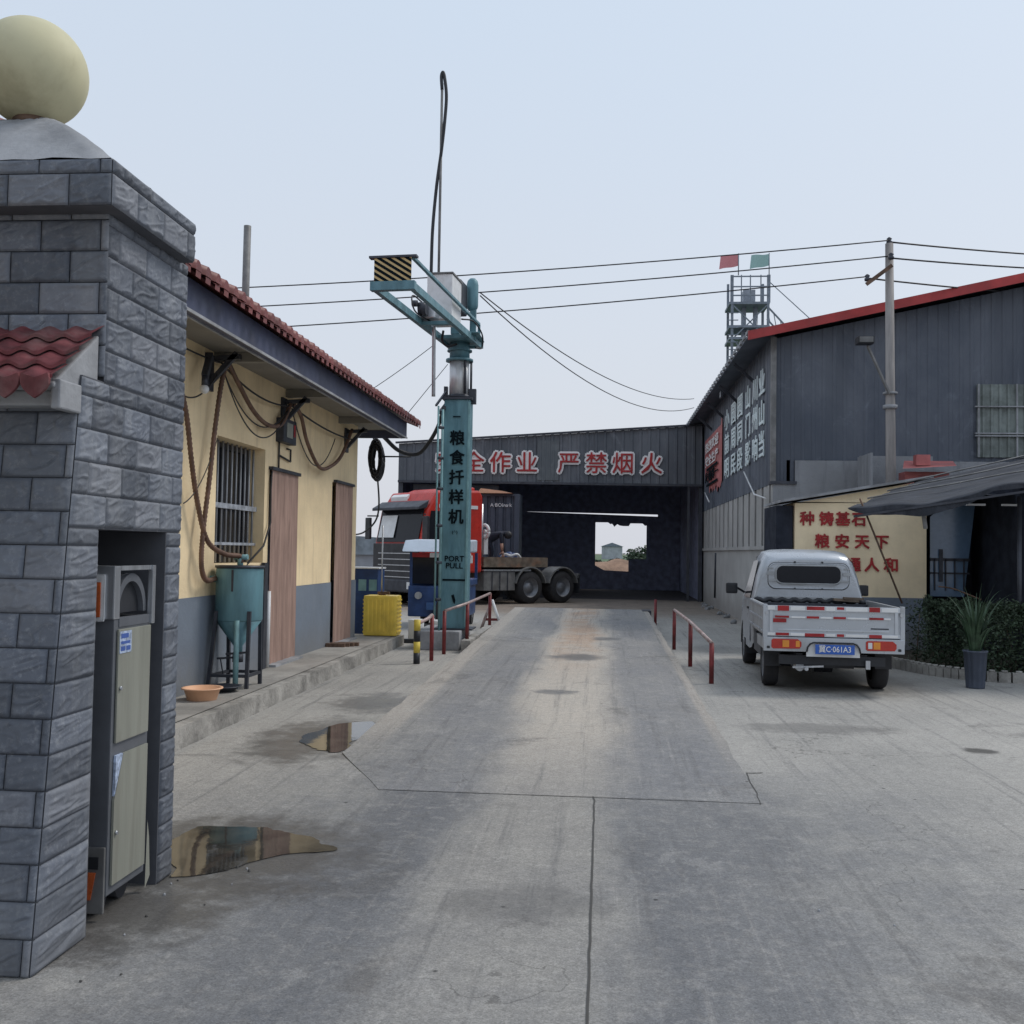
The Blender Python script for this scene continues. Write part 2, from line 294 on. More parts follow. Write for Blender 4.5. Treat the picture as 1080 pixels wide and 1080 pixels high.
# ---------------------------------------------------------------- mesh helpers
class MB:
    def __init__(s): s.bm = bmesh.new()
    def poly(s, pts):
        vs = [s.bm.verts.new(p) for p in pts]; return s.bm.faces.new(vs)
    def box(s, x0, x1, y0, y1, z0, z1, bev=0):
        vs = [s.bm.verts.new((x, y, z)) for x in (x0, x1) for y in (y0, y1) for z in (z0, z1)]
        fs = [s.bm.faces.new([vs[i] for i in q]) for q in ((0, 1, 3, 2), (4, 6, 7, 5), (0, 4, 5, 1), (2, 3, 7, 6), (0, 2, 6, 4), (1, 5, 7, 3))]
        if bev: bmesh.ops.bevel(s.bm, geom=list({e for f in fs for e in f.edges}), offset=bev, segments=2, affect='EDGES', profile=.7)
        return s
    def frame(s, a, b):
        a, b = Vector(a), Vector(b); d = (b-a).normalized()
        up = Vector((0, 0, 1)) if abs(d.z) < .95 else Vector((0, 1, 0))
        u = d.cross(up).normalized(); v = u.cross(d).normalized(); return a, b, u, v
    def beam(s, a, b, wd, ht):
        a, b, u, v = s.frame(a, b); vs = []
        for p in (a, b):
            for (i, j) in ((-1, -1), (1, -1), (1, 1), (-1, 1)): vs.append(s.bm.verts.new(p+u*i*wd/2+v*j*ht/2))
        for q in ((0, 1, 2, 3), (7, 6, 5, 4), (0, 4, 5, 1), (1, 5, 6, 2), (2, 6, 7, 3), (3, 7, 4, 0)): s.bm.faces.new([vs[i] for i in q])
        return s
    def cyl(s, a, b, r0, r1=None, n=16, cap=True):
        r1 = r0 if r1 is None else r1; a, b, u, v = s.frame(a, b)
        A = [s.bm.verts.new(a+(u*math.cos(t)+v*math.sin(t))*r0) for t in [2*math.pi*i/n for i in range(n)]]
        B = [s.bm.verts.new(b+(u*math.cos(t)+v*math.sin(t))*r1) for t in [2*math.pi*i/n for i in range(n)]]
        for i in range(n):
            f = s.bm.faces.new((A[i], A[(i+1) % n], B[(i+1) % n], B[i])); f.smooth = True
        if cap: s.bm.faces.new(A[::-1]); s.bm.faces.new(B)
        return s
    def tube(s, pts, r, n=8, rib=0):
        pts = [Vector(p) for p in pts]; rings = []; N = len(pts); pu = None
        for i, p in enumerate(pts):
            d = (pts[min(i+1, N-1)]-pts[max(i-1, 0)]).normalized()
            if pu is None: pu = d.cross(Vector((0, 0, 1)) if abs(d.z) < .9 else Vector((0, 1, 0))).normalized()
            u = (pu-d*pu.dot(d)).normalized(); v = d.cross(u); pu = u
            rr = r*(1+(rib if i % 2 else -rib))
            rings.append([s.bm.verts.new(p+(u*math.cos(t)+v*math.sin(t))*rr) for t in [2*math.pi*k/n for k in range(n)]])
        for a, b in zip(rings, rings[1:]):
            for k in range(n):
                f = s.bm.faces.new((a[k], a[(k+1) % n], b[(k+1) % n], b[k])); f.smooth = True
        s.bm.faces.new(rings[0][::-1]); s.bm.faces.new(rings[-1]); return s
    def lathe(s, c, prof, n=32, fl=0, nf=12):
        c = Vector(c); rings = []
        for (r, z) in prof:
            rings.append([s.bm.verts.new(c+Vector((math.cos(t)*r*(1+fl*math.cos(nf*t)), math.sin(t)*r*(1+fl*math.cos(nf*t)), z))) for t in [2*math.pi*k/n for k in range(n)]])
        for a, b in zip(rings, rings[1:]):
            for k in range(n):
                f = s.bm.faces.new((a[k], a[(k+1) % n], b[(k+1) % n], b[k])); f.smooth = True
        if prof[0][0] > .001: s.bm.faces.new(rings[0][::-1])
        if prof[-1][0] > .001: s.bm.faces.new(rings[-1])
        return s
    def prism(s, pts, axis, a, b):
        """pts: 2d outline; axis 'x','y','z' extruded a..b"""
        def P(p, t):
            return {'x': (t, p[0], p[1]), 'y': (p[0], t, p[1]), 'z': (p[0], p[1], t)}[axis]
        A = [s.bm.verts.new(P(p, a)) for p in pts]; B = [s.bm.verts.new(P(p, b)) for p in pts]
        n = len(pts); s.bm.faces.new(A); s.bm.faces.new(B[::-1])
        for i in range(n): s.bm.faces.new((A[i], B[i], B[(i+1) % n], A[(i+1) % n]))
        return s
    def build(s, name, mat, parent=None, smooth=None, bevel=0, **tags):
        bmesh.ops.remove_doubles(s.bm, verts=s.bm.verts, dist=1e-5)
        bmesh.ops.recalc_face_normals(s.bm, faces=s.bm.faces)
        me = bpy.data.meshes.new(name); s.bm.to_mesh(me); s.bm.free()
        me.materials.append(mat)
        if smooth: 
            for p in me.polygons: p.use_smooth = True
        o = bpy.data.objects.new(name, me); COL.objects.link(o)
        if bevel:
            md = o.modifiers.new('b', 'BEVEL'); md.width = bevel; md.segments = 2; md.limit_method = 'ANGLE'; md.angle_limit = R(35)
        if parent is not None: attach(o, parent)
        for k, v in tags.items(): o[k] = v
        return o
def world_of(o):
    m = Matrix.LocRotScale(o.location, o.rotation_euler, o.scale)
    return (world_of(o.parent) @ o.matrix_parent_inverse @ m) if o.parent else m
def attach(o, parent, local=False):
    o.parent = parent
    if not getattr(parent, 'get', lambda k: None)('_loc'): o.matrix_parent_inverse = world_of(parent).inverted()
def thing(name, label, cat, loc=(0, 0, 0), rz=0, group=None, local=False):
    o = bpy.data.objects.new(name, None); COL.objects.link(o); o.empty_display_size = .2
    o.location = loc; o.rotation_euler = (0, 0, rz); o['label'] = label; o['category'] = cat
    if group: o['group'] = group
    if local: LOCAL.add(o.name)
    return o
LOCAL = set()
def attach(o, parent):
    o.parent = parent
    top = parent
    while top.parent: top = top.parent
    if top.name not in LOCAL: o.matrix_parent_inverse = world_of(parent).inverted()
def tag(o, label=None, cat=None, group=None, kind=None):
    for k, v in (('label', label), ('category', cat), ('group', group), ('kind', kind)):
        if v: o[k] = v
    return o
def dup(root, loc=None, rz=None, label=None, group=None):
    c = root.copy(); COL.objects.link(c)
    if loc is not None: c.location = loc
    if rz is not None: c.rotation_euler = (0, 0, rz)
    if label: c['label'] = label
    if group: c['group'] = group
    if root.name in LOCAL: LOCAL.add(c.name)
    def kids(a, b):
        for ch in list(a.children):
            d = ch.copy(); COL.objects.link(d); d.parent = b; kids(ch, d)
    kids(root, c); return c
def smoothpts(pts, k=8):
    pts = [Vector(p) for p in pts]; out = []
    P = [pts[0]*2-pts[1]]+pts+[pts[-1]*2-pts[-2]]
    for i in range(1, len(P)-2):
        for j in range(k):
            t = j/k; a, b, c, d = P[i-1], P[i], P[i+1], P[i+2]
            out.append(.5*((2*b)+(c-a)*t+(2*a-5*b+4*c-d)*t*t+(3*b-a-3*c+d)*t**3))
    out.append(pts[-1]); return out
def sag(a, b, s, n=24):
    a, b = Vector(a), Vector(b)
    return [a.lerp(b, i/n)-Vector((0, 0, 4*s*(i/n)*(1-i/n))) for i in range(n+1)]
def text(body, origin, u, v, height, mat, name='lettering', parent=None, extrude=.004, offset=0., spacing=1., sx=1., **tags):
    """letters as a mesh; offset thickens the strokes (in units of the letter height) by layering shifted copies"""
    cu = bpy.data.curves.new('t', 'FONT'); cu.body = body; cu.size = 1; cu.extrude = extrude/height
    cu.align_x = 'CENTER'; cu.align_y = 'CENTER'; cu.space_character = spacing; cu.resolution_u = 2
    o = bpy.data.objects.new('t', cu); me0 = bpy.data.meshes.new_from_object(o)
    bpy.data.objects.remove(o); bpy.data.curves.remove(cu)
    u, v, og = Vector(u).normalized(), Vector(v).normalized(), Vector(origin); n = u.cross(v)
    cov = [vt.co.copy() for vt in me0.vertices]; fs = [tuple(p.vertices) for p in me0.polygons]
    bpy.data.meshes.remove(me0)
    sh = [(0, 0)] + ([(math.cos(t)*offset, math.sin(t)*offset) for t in [2*math.pi*k/8+.2 for k in range(8)]] if offset else [])
    V, F = [], []
    for k, (dx, dy) in enumerate(sh):
        b = len(V)
        for c in cov:
            p = c*height; V.append(og+u*(p.x+dx*height)*sx+v*(p.y+dy*height)+n*(p.z+k*.0005))
        F += [tuple(i+b for i in f) for f in fs]
    me = bpy.data.meshes.new(name); me.from_pydata(V, [], F); me.materials.append(mat)
    o = bpy.data.objects.new(name, me); COL.objects.link(o)
    if parent is not None: attach(o, parent)
    for k, q in tags.items(): o[k] = q
    return o
def corrug(mb, u0, u1, zb, zt, P, per=.2, dep=.025, step=None):
    """ribbed sheet; zb, zt functions of u; P(u, z, d) -> point"""
    u = u0; pts = []
    while u < u1-1e-6:
        for (f, d) in ((0, 0), (.55, 0), (.65, 1), (.9, 1)):
            q = u+per*f
            if q < u1: pts.append((q, d*dep))
        u += per
    pts.append((u1, 0))
    for (a, da), (b, db) in zip(pts, pts[1:]):
        mb.poly([P(a, zb(a), da), P(b, zb(b), db), P(b, zt(b), db), P(a, zt(a), da)])
    return mb

# ================================================================ SETTING
# ground: one sheet to the horizon
mb = MB()
mb.poly([(-900, -60, 0), (900, -60, 0), (900, 1500, 0), (-900, 1500, 0)])
tag(mb.build('ground', m_ground), kind='structure')
# field beyond the shed
mb = MB(); mb.poly([(-300, 62, .006), (300, 62, .006), (300, 900, .006), (-300, 900, .006)])
tag(mb.build('field', m_green), kind='structure')
# raised pavement along the storehouse
mb = MB(); mb.box(-4.0, -3.42, -2, 17.05, 0, .165); mb.box(-3.42, -3.3, -2, 17.05, 0, .17)
bmesh.ops.subdivide_edges(mb.bm, edges=[e for e in mb.bm.edges if abs(e.verts[0].co.y-e.verts[1].co.y) > 5], cuts=120)
for v in mb.bm.verts:
    if v.co.x > -3.35: v.co.x += noise.noise(v.co*2.3)*.02; v.co.z = max(0, v.co.z+(noise.noise(v.co*3.1)*.014 if v.co.z > .1 else 0))
tag(mb.build('pavement', m_kerb), kind='structure')
mb = MB(); mb.poly([(-4.0, -2, .172), (-3.42, -2, .176), (-3.42, 17.0, .176), (-4.0, 17.0, .172)])
mb.poly([(-5.5, 16.4, .172), (-4.0, 16.4, .172), (-4.0, 17.0, .172), (-5.5, 17.0, .172)])
tag(mb.build('pavement_surface', m_pave), kind='structure')
# ramp of the weighbridge
mb = MB()
prof = [(6.75, .0), (23.8, .30), (24.1, .30), (24.1, 0)]
NY = 60
for (xa, xb) in ((-2.0, 1.05),):
    rows = []
    for i in range(NY+1):
        y = 6.78+(23.8-6.78)*i/NY; e_ = min(1, (y-6.78)/2.6); z = .003+.302*i/NY*(e_*e_*(3-2*e_))
        xl = xa+max(0, (7.9-y)/1.12)*.55; rows.append([mb.bm.verts.new((xl+(xb-xl)*j/10+(noise.noise(Vector((j, y*2, 3)))*.025 if j in (0, 10) else 0), y, z)) for j in range(11)])
    for a, b in zip(rows, rows[1:]):
        for j in range(10): mb.bm.faces.new((a[j], a[j+1], b[j+1], b[j]))
    for side in (0, 10):
        low = [mb.bm.verts.new((r[side].co.x, r[side].co.y, -.01)) for r in rows]
        for i in range(NY): mb.bm.faces.new((rows[i][side], rows[i+1][side], low[i+1], low[i]))
    last = rows[-1]; lw = [mb.bm.verts.new((v.co.x, 23.8, -.01)) for v in last]
    for j in range(10): mb.bm.faces.new((last[j], last[j+1], lw[j+1], lw[j]))
ramp = tag(mb.build('weighbridge_ramp', m_ramp), 'long low concrete ramp of the weighbridge climbing away up the middle of the yard', 'ramp')
mb = MB(); mb.box(-2.17, -2.03, 15.9, 22.0, 0, .20)
mb.build('edge_beam', m_kerb, ramp)
mb = MB(); mb.box(.92, 1.12, 23.3, 23.9, .12, .31)
tag(mb.build('scale_bracket', m_darkmetal, ramp))
# joints in the slab
def strip(pts, wd, z, name='slab_joint', mat=None, **t):
    mb = MB()
    for (a, b) in zip(pts, pts[1:]):
        a, b = Vector(a), Vector(b); d = (b-a).normalized(); n = Vector((-d.y, d.x))*wd/2
        mb.poly([(a.x+n.x, a.y+n.y, z), (b.x+n.x, b.y+n.y, z), (b.x-n.x, b.y-n.y, z), (a.x-n.x, a.y-n.y, z)])
    return tag(mb.build(name, mat or m_crack), kind='structure', **t)
strip([(-.03+.006*noise.noise(Vector((i*.7, 0, 0)))+(.0 if i else -.01), 6.8-i*.12) for i in range(60)], .010, .004)
strip([(-1.42+i*.11, 6.79+random.uniform(-.008, .008)) for i in range(21)], .003, .0045)
def wig(a, b, n, amp): return [(a[0]+(b[0]-a[0])*i/n+random.uniform(-amp, amp), a[1]+(b[1]-a[1])*i/n+random.uniform(-amp, amp)) for i in range(n+1)]
strip(wig((1.04, 6.75), (1.075, 7.7), 9, .008), .008, .004)
strip(wig((1.075, 7.7), (1.2, 7.72), 4, .01), .014, .0048)
# puddles
def puddle(pts, z, label):
    mb = MB(); P = smoothpts(pts+[pts[0]], 14)[:-1]; out = []
    for i, p in enumerate(P):
        k = noise.noise(Vector((p.x*4, p.y*4, 1)))*.06+noise.noise(Vector((p.x*17, p.y*17, 1)))*.025; out.append((p.x+k, p.y+k*.7, z))
    f = mb.poly(out); bmesh.ops.triangulate(mb.bm, faces=[f])
    return tag(mb.build('puddle', m_puddle), label, 'puddle')
puddle([(-2.04, 4.86, 0), (-2.25, 5.2, 0), (-2.3, 5.7, 0), (-1.95, 5.76, 0), (-1.72, 5.68, 0), (-1.40, 5.4, 0), (-1.63, 5.28, 0), (-1.8, 5.02, 0), (-1.92, 4.9, 0)], .0042, 'brown puddle lying beside the foot of the tiled gate pillar')
puddle([(-2.45, 8.35, 0), (-2.5, 8.7, 0), (-2.35, 9.25, 0), (-2.03, 9.35, 0), (-2.02, 8.6, 0), (-2.02, 8.0, 0), (-2.2, 8.02, 0)], .0046, 'small puddle against the left edge of the concrete ramp, reflecting the sky')

# ================================================================ GATE PILLAR
PX0 = -2.07
pil = thing('gate_pillar', 'tall gate pillar faced in dark split-stone tiles with a red tiled canopy', 'gate pillar', (-2.6, 4.4, 0))
def tiles(mb, o, u, v, rects, tw=.262, th=.133, gap=.0032, seed=0, wf=None, row0=0):
    o, u, v = Vector(o), Vector(u), Vector(v); n = u.cross(v)
    U1 = max(r[1] for r in rects); V1 = max(r[3] for r in rects); V0 = min(r[2] for r in rects); U0 = min(r[0] for r in rects)
    k = 0
    rv = V0
    row = row0
    while rv < V1-1e-4:
        ru = U0-(row % 2)*tw*.5-tw*.15
        while ru < U1:
            for (a, b, c, d) in rects:
                ua, ub, va, vb = max(ru, a)+gap/2, min(ru+tw, b)-gap/2, max(rv, c)+gap/2, min(rv+th, d)-gap/2
                if ub-ua < .012 or vb-va < .012: continue
                k += 1; off = Vector((seed*3.1+k*1.7, k*.93, seed))
                nu, nv = max(3, int((ub-ua)/.0062)), max(3, int((vb-va)/.0055)); g = []
                tilt = random.uniform(-.3, .3)
                for j in range(nv+1):
                    rr = []
                    for i in range(nu+1):
                        pu, pv = ua+(ub-ua)*i/nu, va+(vb-va)*j/nv
                        e = min(pu-ua, ub-pu, pv-va, vb-pv)
                        q = Vector((pu*7+pv*3, pv*20-pu*5, 0))+off
                        q = Vector((pu*6+pv*7, pv*24-pu*9, 0))+off; wq = Vector((noise.noise(q*.9), noise.noise(q*.9+Vector((9, 0, 0))), 0)); q = q+wq*1.1
                        h = 1.25*(1-min(1, abs(noise.noise(q*.55))*4.2))**1.3+.65*(1-min(1, abs(noise.noise(q*1.25))*3.4))**1.5+.45*noise.noise(q*.35)
                        d_ = .004+min(1, e/.007)*.005+max(0, min(1, (e-.005)/.012))*.0058*(h-.1)
                        if e < 1e-5: d_ = 0
                        p = o+u*pu+v*pv+n*d_
                        if wf: p = wf(p)
                        rr.append(mb.bm.verts.new(p))
                    g.append(rr)
                for j in range(nv):
                    for i in range(nu):
                        f = mb.bm.faces.new((g[j][i], g[j][i+1], g[j+1][i+1], g[j+1][i])); f.smooth = True
            ru += tw
        rv += th; row += 1
XL = -3.12
def bat(p):
    q = p.copy(); t = max(0, (4.075-q.y)/.17); q.y -= (2.28-q.z)*.105*min(1, t)*(1 if t <= 1 else 1); return q
def batter(p):
    q = p.copy()
    if q.y < 4.0 and q.z < 2.3: q.y -= (2.3-q.z)*.105*min(1, (4.0-q.y)/.1)
    return q
# cores: built as wall pieces round the niche (niche in the side face)
NY0, NY1, NZ = 4.08, 4.74, 1.665
mb = MB()
mb.box(XL, PX0-.012, 4.10, 4.9, NZ, 3.0)                       # above the niche
mb.box(XL, -2.72, 4.10, 4.9, 0, NZ)                             # back of the niche
mb.box(-2.72, PX0-.012, NY1+.0, 4.9, 0, NZ-.002)                # far jamb
co = mb.build('masonry', m_mortar, pil)
mb = MB()
vs = [(3.66, 0), (3.90, 2.28), (4.098, 2.28), (4.098, NZ), (NY0, NZ), (NY0, 0)]
mb.prism([(3.672, 0), (3.912, 2.28), (4.098, 2.28), (4.098, NZ), (NY0, NZ), (NY0, 0)], 'x', XL-.4, PX0-.012)
mb.build('battered_base', m_mortar, pil)
mb = MB()
# upper part, front face and right face
tiles(mb, (XL, 4.06+.02, 0), (1, 0, 0), (0, 0, 1), [(0, PX0-XL-.004, 2.3, 3.0)], seed=1)
tiles(mb, (PX0-.012, 0, 0), (0, 1, 0), (0, 0, 1), [(4.085, 4.9, 2.28, 3.0)], seed=2, row0=1)
tiles(mb, (PX0-.012, 0, 0), (0, 1, 0), (0, 0, 1), [(3.905, 4.9, NZ+.005, 2.275)], seed=3, wf=lambda p: bat(p))
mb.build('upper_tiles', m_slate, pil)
mb = MB()
tiles(mb, (PX0-.012, 0, 0), (0, 1, 0), (0, 0, 1), [(3.905, NY0-.004, .0, NZ)], seed=4, wf=bat, tw=.5)
tiles(mb, (PX0-.012, 0, 0), (0, 1, 0), (0, 0, 1), [(NY1+.004, 4.9, .0, NZ)], seed=5, tw=.5)
def batf(p):
    q = p.copy(); q.y -= (2.28-q.z)*.105; return q
tiles(mb, (XL-.4, 3.905, 0), (1, 0, 0), (0, 0, 1), [(0, PX0-XL+.4-.014, 0, 2.16)], seed=6, wf=batf, row0=1)
tiles(mb, (PX0-.02, 4.905, 0), (-1, 0, 0), (0, 0, 1), [(0, 1.05, .0, 3.0)], seed=9)
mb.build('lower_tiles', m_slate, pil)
mb = MB()
mb.box(XL-.08, PX0+.06, 3.965, 4.80, 2.985, 3.175)
mb.build('cap_slab', m_mortar, pil)
mb = MB()
tiles(mb, (XL-.08, 3.96, 0), (1, 0, 0), (0, 0, 1), [(0, PX0-XL+.14, 2.985, 3.118), (0, PX0-XL+.14, 3.118, 3.178)], seed=7)
tiles(mb, (PX0+.062, 0, 0), (0, 1, 0), (0, 0, 1), [(3.96, 4.80, 2.985, 3.118), (3.96, 4.80, 3.118, 3.178)], seed=8)
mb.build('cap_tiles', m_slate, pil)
mb = MB(); cx, cy = -2.6, 4.38; N = 14; rows = []
for k in range(9):
    t = k/8; f = 1-t*.86; rr = []
    for i in range(4*N):
        s_, q = divmod(i, N); a = -1+2*q/N
        bx, by = ((a, -1), (1, a), (-a, 1), (-1, -a))[s_]
        rr.append(mb.bm.verts.new((cx+bx*.585*f+ .01*noise.noise(Vector((bx*3, by*3, t))), cy+by*.425*f, 3.178+.33*(1-(1-t)**1.25)*1.0+.012*noise.noise(Vector((bx*4, by*4, t*5))))))
    rows.append(rr)
for a, b in zip(rows, rows[1:]):
    for i in range(4*N): mb.bm.faces.new((a[i], a[(i+1) % (4*N)], b[(i+1) % (4*N)], b[i])).smooth = True
mb.bm.faces.new(rows[-1])
mb.build('cement_capping', m_cement, pil)
# canopy
cn = MB(); cn.box(XL-.4, -2.095, 3.80, 4.07, 2.14, 2.2); cn.box(-2.115, -2.075, 3.735, 3.90, 2.12, 2.235)
cn.prism([(3.72, 2.2), (3.72, 2.215), (4.06, 2.47), (4.06, 2.2)], 'x', XL-.4, -2.093)
cn = cn.build('canopy', m_cement, pil, bevel=.008)
mb = MB(); PER = .118; x = XL-.4
NX = 120; xs = [-3.52+(3.52-2.078)*i/NX for i in range(NX+1)]
for r_ in range(4):
    ya, yb = 3.68+.095*r_, 3.68+.095*(r_+1)+.02; za, zb = 2.215+.072*r_+.018, 2.215+.072*(r_+1)+.006
    for (xa, xb) in zip(xs, xs[1:]):
        wa, wb = .010*math.cos(2*math.pi*(xa+2.08)/PER), .010*math.cos(2*math.pi*(xb+2.08)/PER)
        f = mb.poly([(xa, ya, za+wa), (xb, ya, za+wb), (xb, yb, zb+wb), (xa, yb, zb+wa)]); f.smooth = True
        mb.poly([(xa, ya, za+wa-.014), (xb, ya, za+wb-.014), (xb, ya, za+wb), (xa, ya, za+wa)])
for k in range(12):
    xc = -2.082-PER*(k+.5)
    w_ = PER*.49
    pts = [(xc-w_*.9, 2.246), (xc-w_*.45, 2.236), (xc, 2.228), (xc+w_*.45, 2.236), (xc+w_*.9, 2.246), (xc+w_, 2.225), (xc+w_*.96, 2.205), (xc+w_*.75, 2.184), (xc+w_*.4, 2.165), (xc, 2.150), (xc-w_*.4, 2.165), (xc-w_*.75, 2.184), (xc-w_*.96, 2.205), (xc-w_, 2.225)]
    mb.prism(pts, 'y', 3.665, 3.68)
mb.build('roof_tiles', m_redtile, cn)
# globe lamp
gl = thing('globe_lamp', 'round ivory globe lamp on top of the tiled gate pillar', 'lamp', (-2.6, 4.4, 3.5))
mb = MB(); bmesh.ops.create_uvsphere(mb.bm, u_segments=56, v_segments=32, radius=.24, matrix=Matrix.Translation((-2.615, 4.38, 3.745)))
mb.build('globe', m_globe, gl, smooth=True)
mb = MB(); mb.lathe((-2.605, 4.38, 0), [(.085, 3.49), (.09, 3.505), (.085, 3.52), (.078, 3.53), (.082, 3.545), (.06, 3.56)], 28)
mb.build('collar', m_rust, gl)
# gate machine in the niche
gm = thing('gate_motor_cabinet', 'grey steel gate cabinet with orange reflectors standing in the pillar niche', 'gate cabinet', (-2.2, 4.4, 0))
mb = MB(); mb.box(-2.45, -2.09, 4.26, 4.62, .10, 1.28, bev=.006)
mb.build('housing', m_panelframe, gm)
mb = MB(); mb.box(-2.088, -2.078, 4.285, 4.60, .745, 1.235, bev=.004)
pu_ = mb.build('upper_panel', m_panel, gm)
mb = MB()
mb.prism([(4.285, .14), (4.60, .14), (4.60, .69), (4.36, .69), (4.285, .50)], 'x', -2.088, -2.078)
lp = mb.build('lower_panel', m_panel, gm)
for (p_, z) in ((pu_, .98), (lp, .36)):
    mb = MB(); mb.cyl((-2.078, 4.305, z), (-2.068, 4.305, z), .009, n=12); mb.build('lock', m_steel, p_)
mb = MB(); mb.box(-2.0775, -2.0755, 4.29, 4.40, 1.13, 1.225); st_ = mb.build('sticker', m_bluewhite, pu_)
mb = MB()
for (a, b, c_, d) in ((4.30, 4.37, 1.195, 1.215), (4.30, 4.385, 1.17, 1.182), (4.30, 4.34, 1.14, 1.16), (4.35, 4.39, 1.14, 1.16)): mb.box(-2.0755, -2.0745, a, b, c_, d)
mb.build('print', m_blueprint, st_)
mb = MB(); mb.prism([(4.285, .52), (4.355, .692), (4.29, .692)], 'x', -2.088, -2.077); mb.build('torn_sticker', m_bluewhite, lp)
mb = MB(); mb.box(-2.20, -2.085, 4.245, 4.30, 1.28, 1.51, bev=.006); mb.box(-2.10, -2.075, 4.60, 4.63, 1.24, 1.51, bev=.004); mb.box(-2.10, -2.085, 4.30, 4.60, 1.49, 1.51)
mb.build('head_bracket', m_steel, gm)
mb = MB(); n = 20; pts = [(4.45+.145*math.cos(math.pi*i/n), 1.30+.17*math.sin(math.pi*i/n)) for i in range(n+1)]
mb.prism(pts, 'x', -2.4, -2.13); mb.build('motor_cover', m_blackplastic, gm, smooth=False)
mb = MB(); pts2 = [(4.45+.15*math.cos(math.pi*i/n), 1.30+.175*math.sin(math.pi*i/n)) for i in range(n+1)]+[(4.45+.12*math.cos(math.pi*i/n), 1.30+.14*math.sin(math.pi*i/n)) for i in range(n, -1, -1)]
mb.prism(pts2, 'x', -2.13, -2.105); mb.build('cover_rim', m_panelframe, gm)
mb = MB(); mb.box(-2.10, -2.086, 4.30, 4.60, 1.245, 1.285); mb.build('ledge', m_panelframe, gm)
mb = MB(); mb.box(-2.225, -2.125, 4.232, 4.245, 1.27, 1.475, bev=.012); rf = mb.build('upper_reflector_frame', m_white, gm)
mb = MB(); mb.box(-2.21, -2.14, 4.226, 4.232, 1.29, 1.44, bev=.006); mb.build('reflector', m_orange, rf)
mb = MB(); mb.box(-2.22, -2.095, 4.245, 4.26, .03, .31, bev=.006); rf = mb.build('lower_reflector_frame', m_greymetal, gm)
mb = MB(); mb.prism([(-2.185, .09), (-2.15, .09), (-2.13, .205), (-2.175, .205)], 'y', 4.238, 4.245); mb.build('reflector', m_orange, rf)
mb = MB(); mb.box(-2.20, -2.12, 4.240, 4.245, .22, .27); mb.build('socket', m_blackplastic, rf)
for y_ in (4.35, 4.55): MB().cyl((-2.3, y_, .06), (-2.16, y_, .06), .06, n=18).build('roller', m_blackplastic, gm)
mb = MB(); mb.poly([(-2.082, 4.62, .02), (-2.078, 4.66, .07), (-2.079, 4.645, .25), (-2.082, 4.63, .33)]); mb.build('peeling_strip', m_panel, gm)
# pebbles by the pillar foot
for k in range(15):
    mb = MB(); x_, y_ = random.choice(((-1.95, 4.35), (-2.0, 4.8), (-1.7, 5.0), (-1.9, 3.9), (1.1, 4.6), (-.4, 4.1)))
    x_ += random.gauss(0, .13 if x_ < -1.5 else .9); y_ += random.gauss(0, .15 if x_ < -1.5 else .8); r_ = random.uniform(.004, .009)
    if x_ < -2.02: x_ = -1.98
    bmesh.ops.create_icosphere(mb.bm, subdivisions=1, radius=r_, matrix=Matrix.Translation((x_, y_, r_*.4)))
    for v in mb.bm.verts: v.co += Vector((noise.noise(v.co*90), noise.noise(v.co*80+Vector((3, 0, 0))), 0))*.004
    tag(mb.build('pebble', m_cement if k % 2 else m_crack), 'tiny loose pebble lying on the yard concrete', 'pebble', 'loose pebbles on the concrete')

# ================================================================ YELLOW STOREHOUSE
hs = thing('storehouse', 'yellow rendered storehouse with blue-grey dado, navy fascia and red tiled roof', 'building', (-6, 10, 0))
WX = -4.0; Y0, Y1 = 2.0, 16.4
holes = [(10.3, 11.83, 1.42, 2.76), (12.0, 13.06, .17, 2.54), (14.88, 16.0, .17, 2.59)]
def wall_with_holes(mb, X, y0, y1, z0, z1, holes, d=.28):
    ys = sorted({y0, y1, *[h[0] for h in holes], *[h[1] for h in holes]})
    for a, b in zip(ys, ys[1:]):
        hh = [h for h in holes if h[0] <= a+1e-6 and h[1] >= b-1e-6]
        segs = [(z0, z1)]
        for h in hh:
            new = []
            for (p, q) in segs:
                lo, hi = max(p, h[2]), min(q, h[3])
                if lo < hi:
                    if p < lo: new.append((p, lo))
                    if hi < q: new.append((hi, q))
                else: new.append((p, q))
            segs = new
        for (p, q) in segs: mb.poly([(X, a, p), (X, b, p), (X, b, q), (X, a, q)])
    for (a, b, p, q) in holes:
        p, q = max(p, z0), min(q, z1)
        if p >= q: continue
        for (ya, za, yb, zb) in ((a, p, b, p), (b, p, b, q), (b, q, a, q), (a, q, a, p)):
            if abs(za-z0) < 1e-6 and abs(zb-z0) < 1e-6 or (abs(za-z1) < 1e-6 and abs(zb-z1) < 1e-6): continue
            mb.poly([(X, ya, za), (X, yb, zb), (X-d, yb, zb), (X-d, ya, za)])
mb = MB(); wall_with_holes(mb, WX, Y0, Y1, 1.10, 3.80, holes)
mb.poly([(WX, Y1, 1.10), (-11, Y1, 1.10), (-11, Y1, 3.8), (-7.5, Y1, 5.3), (WX, Y1, 3.8)])
mb.poly([(WX, Y0, 0), (-11, Y0, 0), (-11, Y0, 3.8), (-7.5, Y0, 5.3), (WX, Y0, 3.8)])
mb.poly([(-11, Y1, 0), (-11, Y0, 0), (-11, Y0, 3.8), (-11, Y1, 3.8)])
mb.build('wall', m_yellow, hs)
mb = MB(); wall_with_holes(mb, WX+.012, Y0, Y1+.012, 0, 1.10, holes)
mb.poly([(WX+.012, Y1+.012, 0), (-11, Y1+.012, 0), (-11, Y1+.012, 1.1), (WX+.012, Y1+.012, 1.1)])
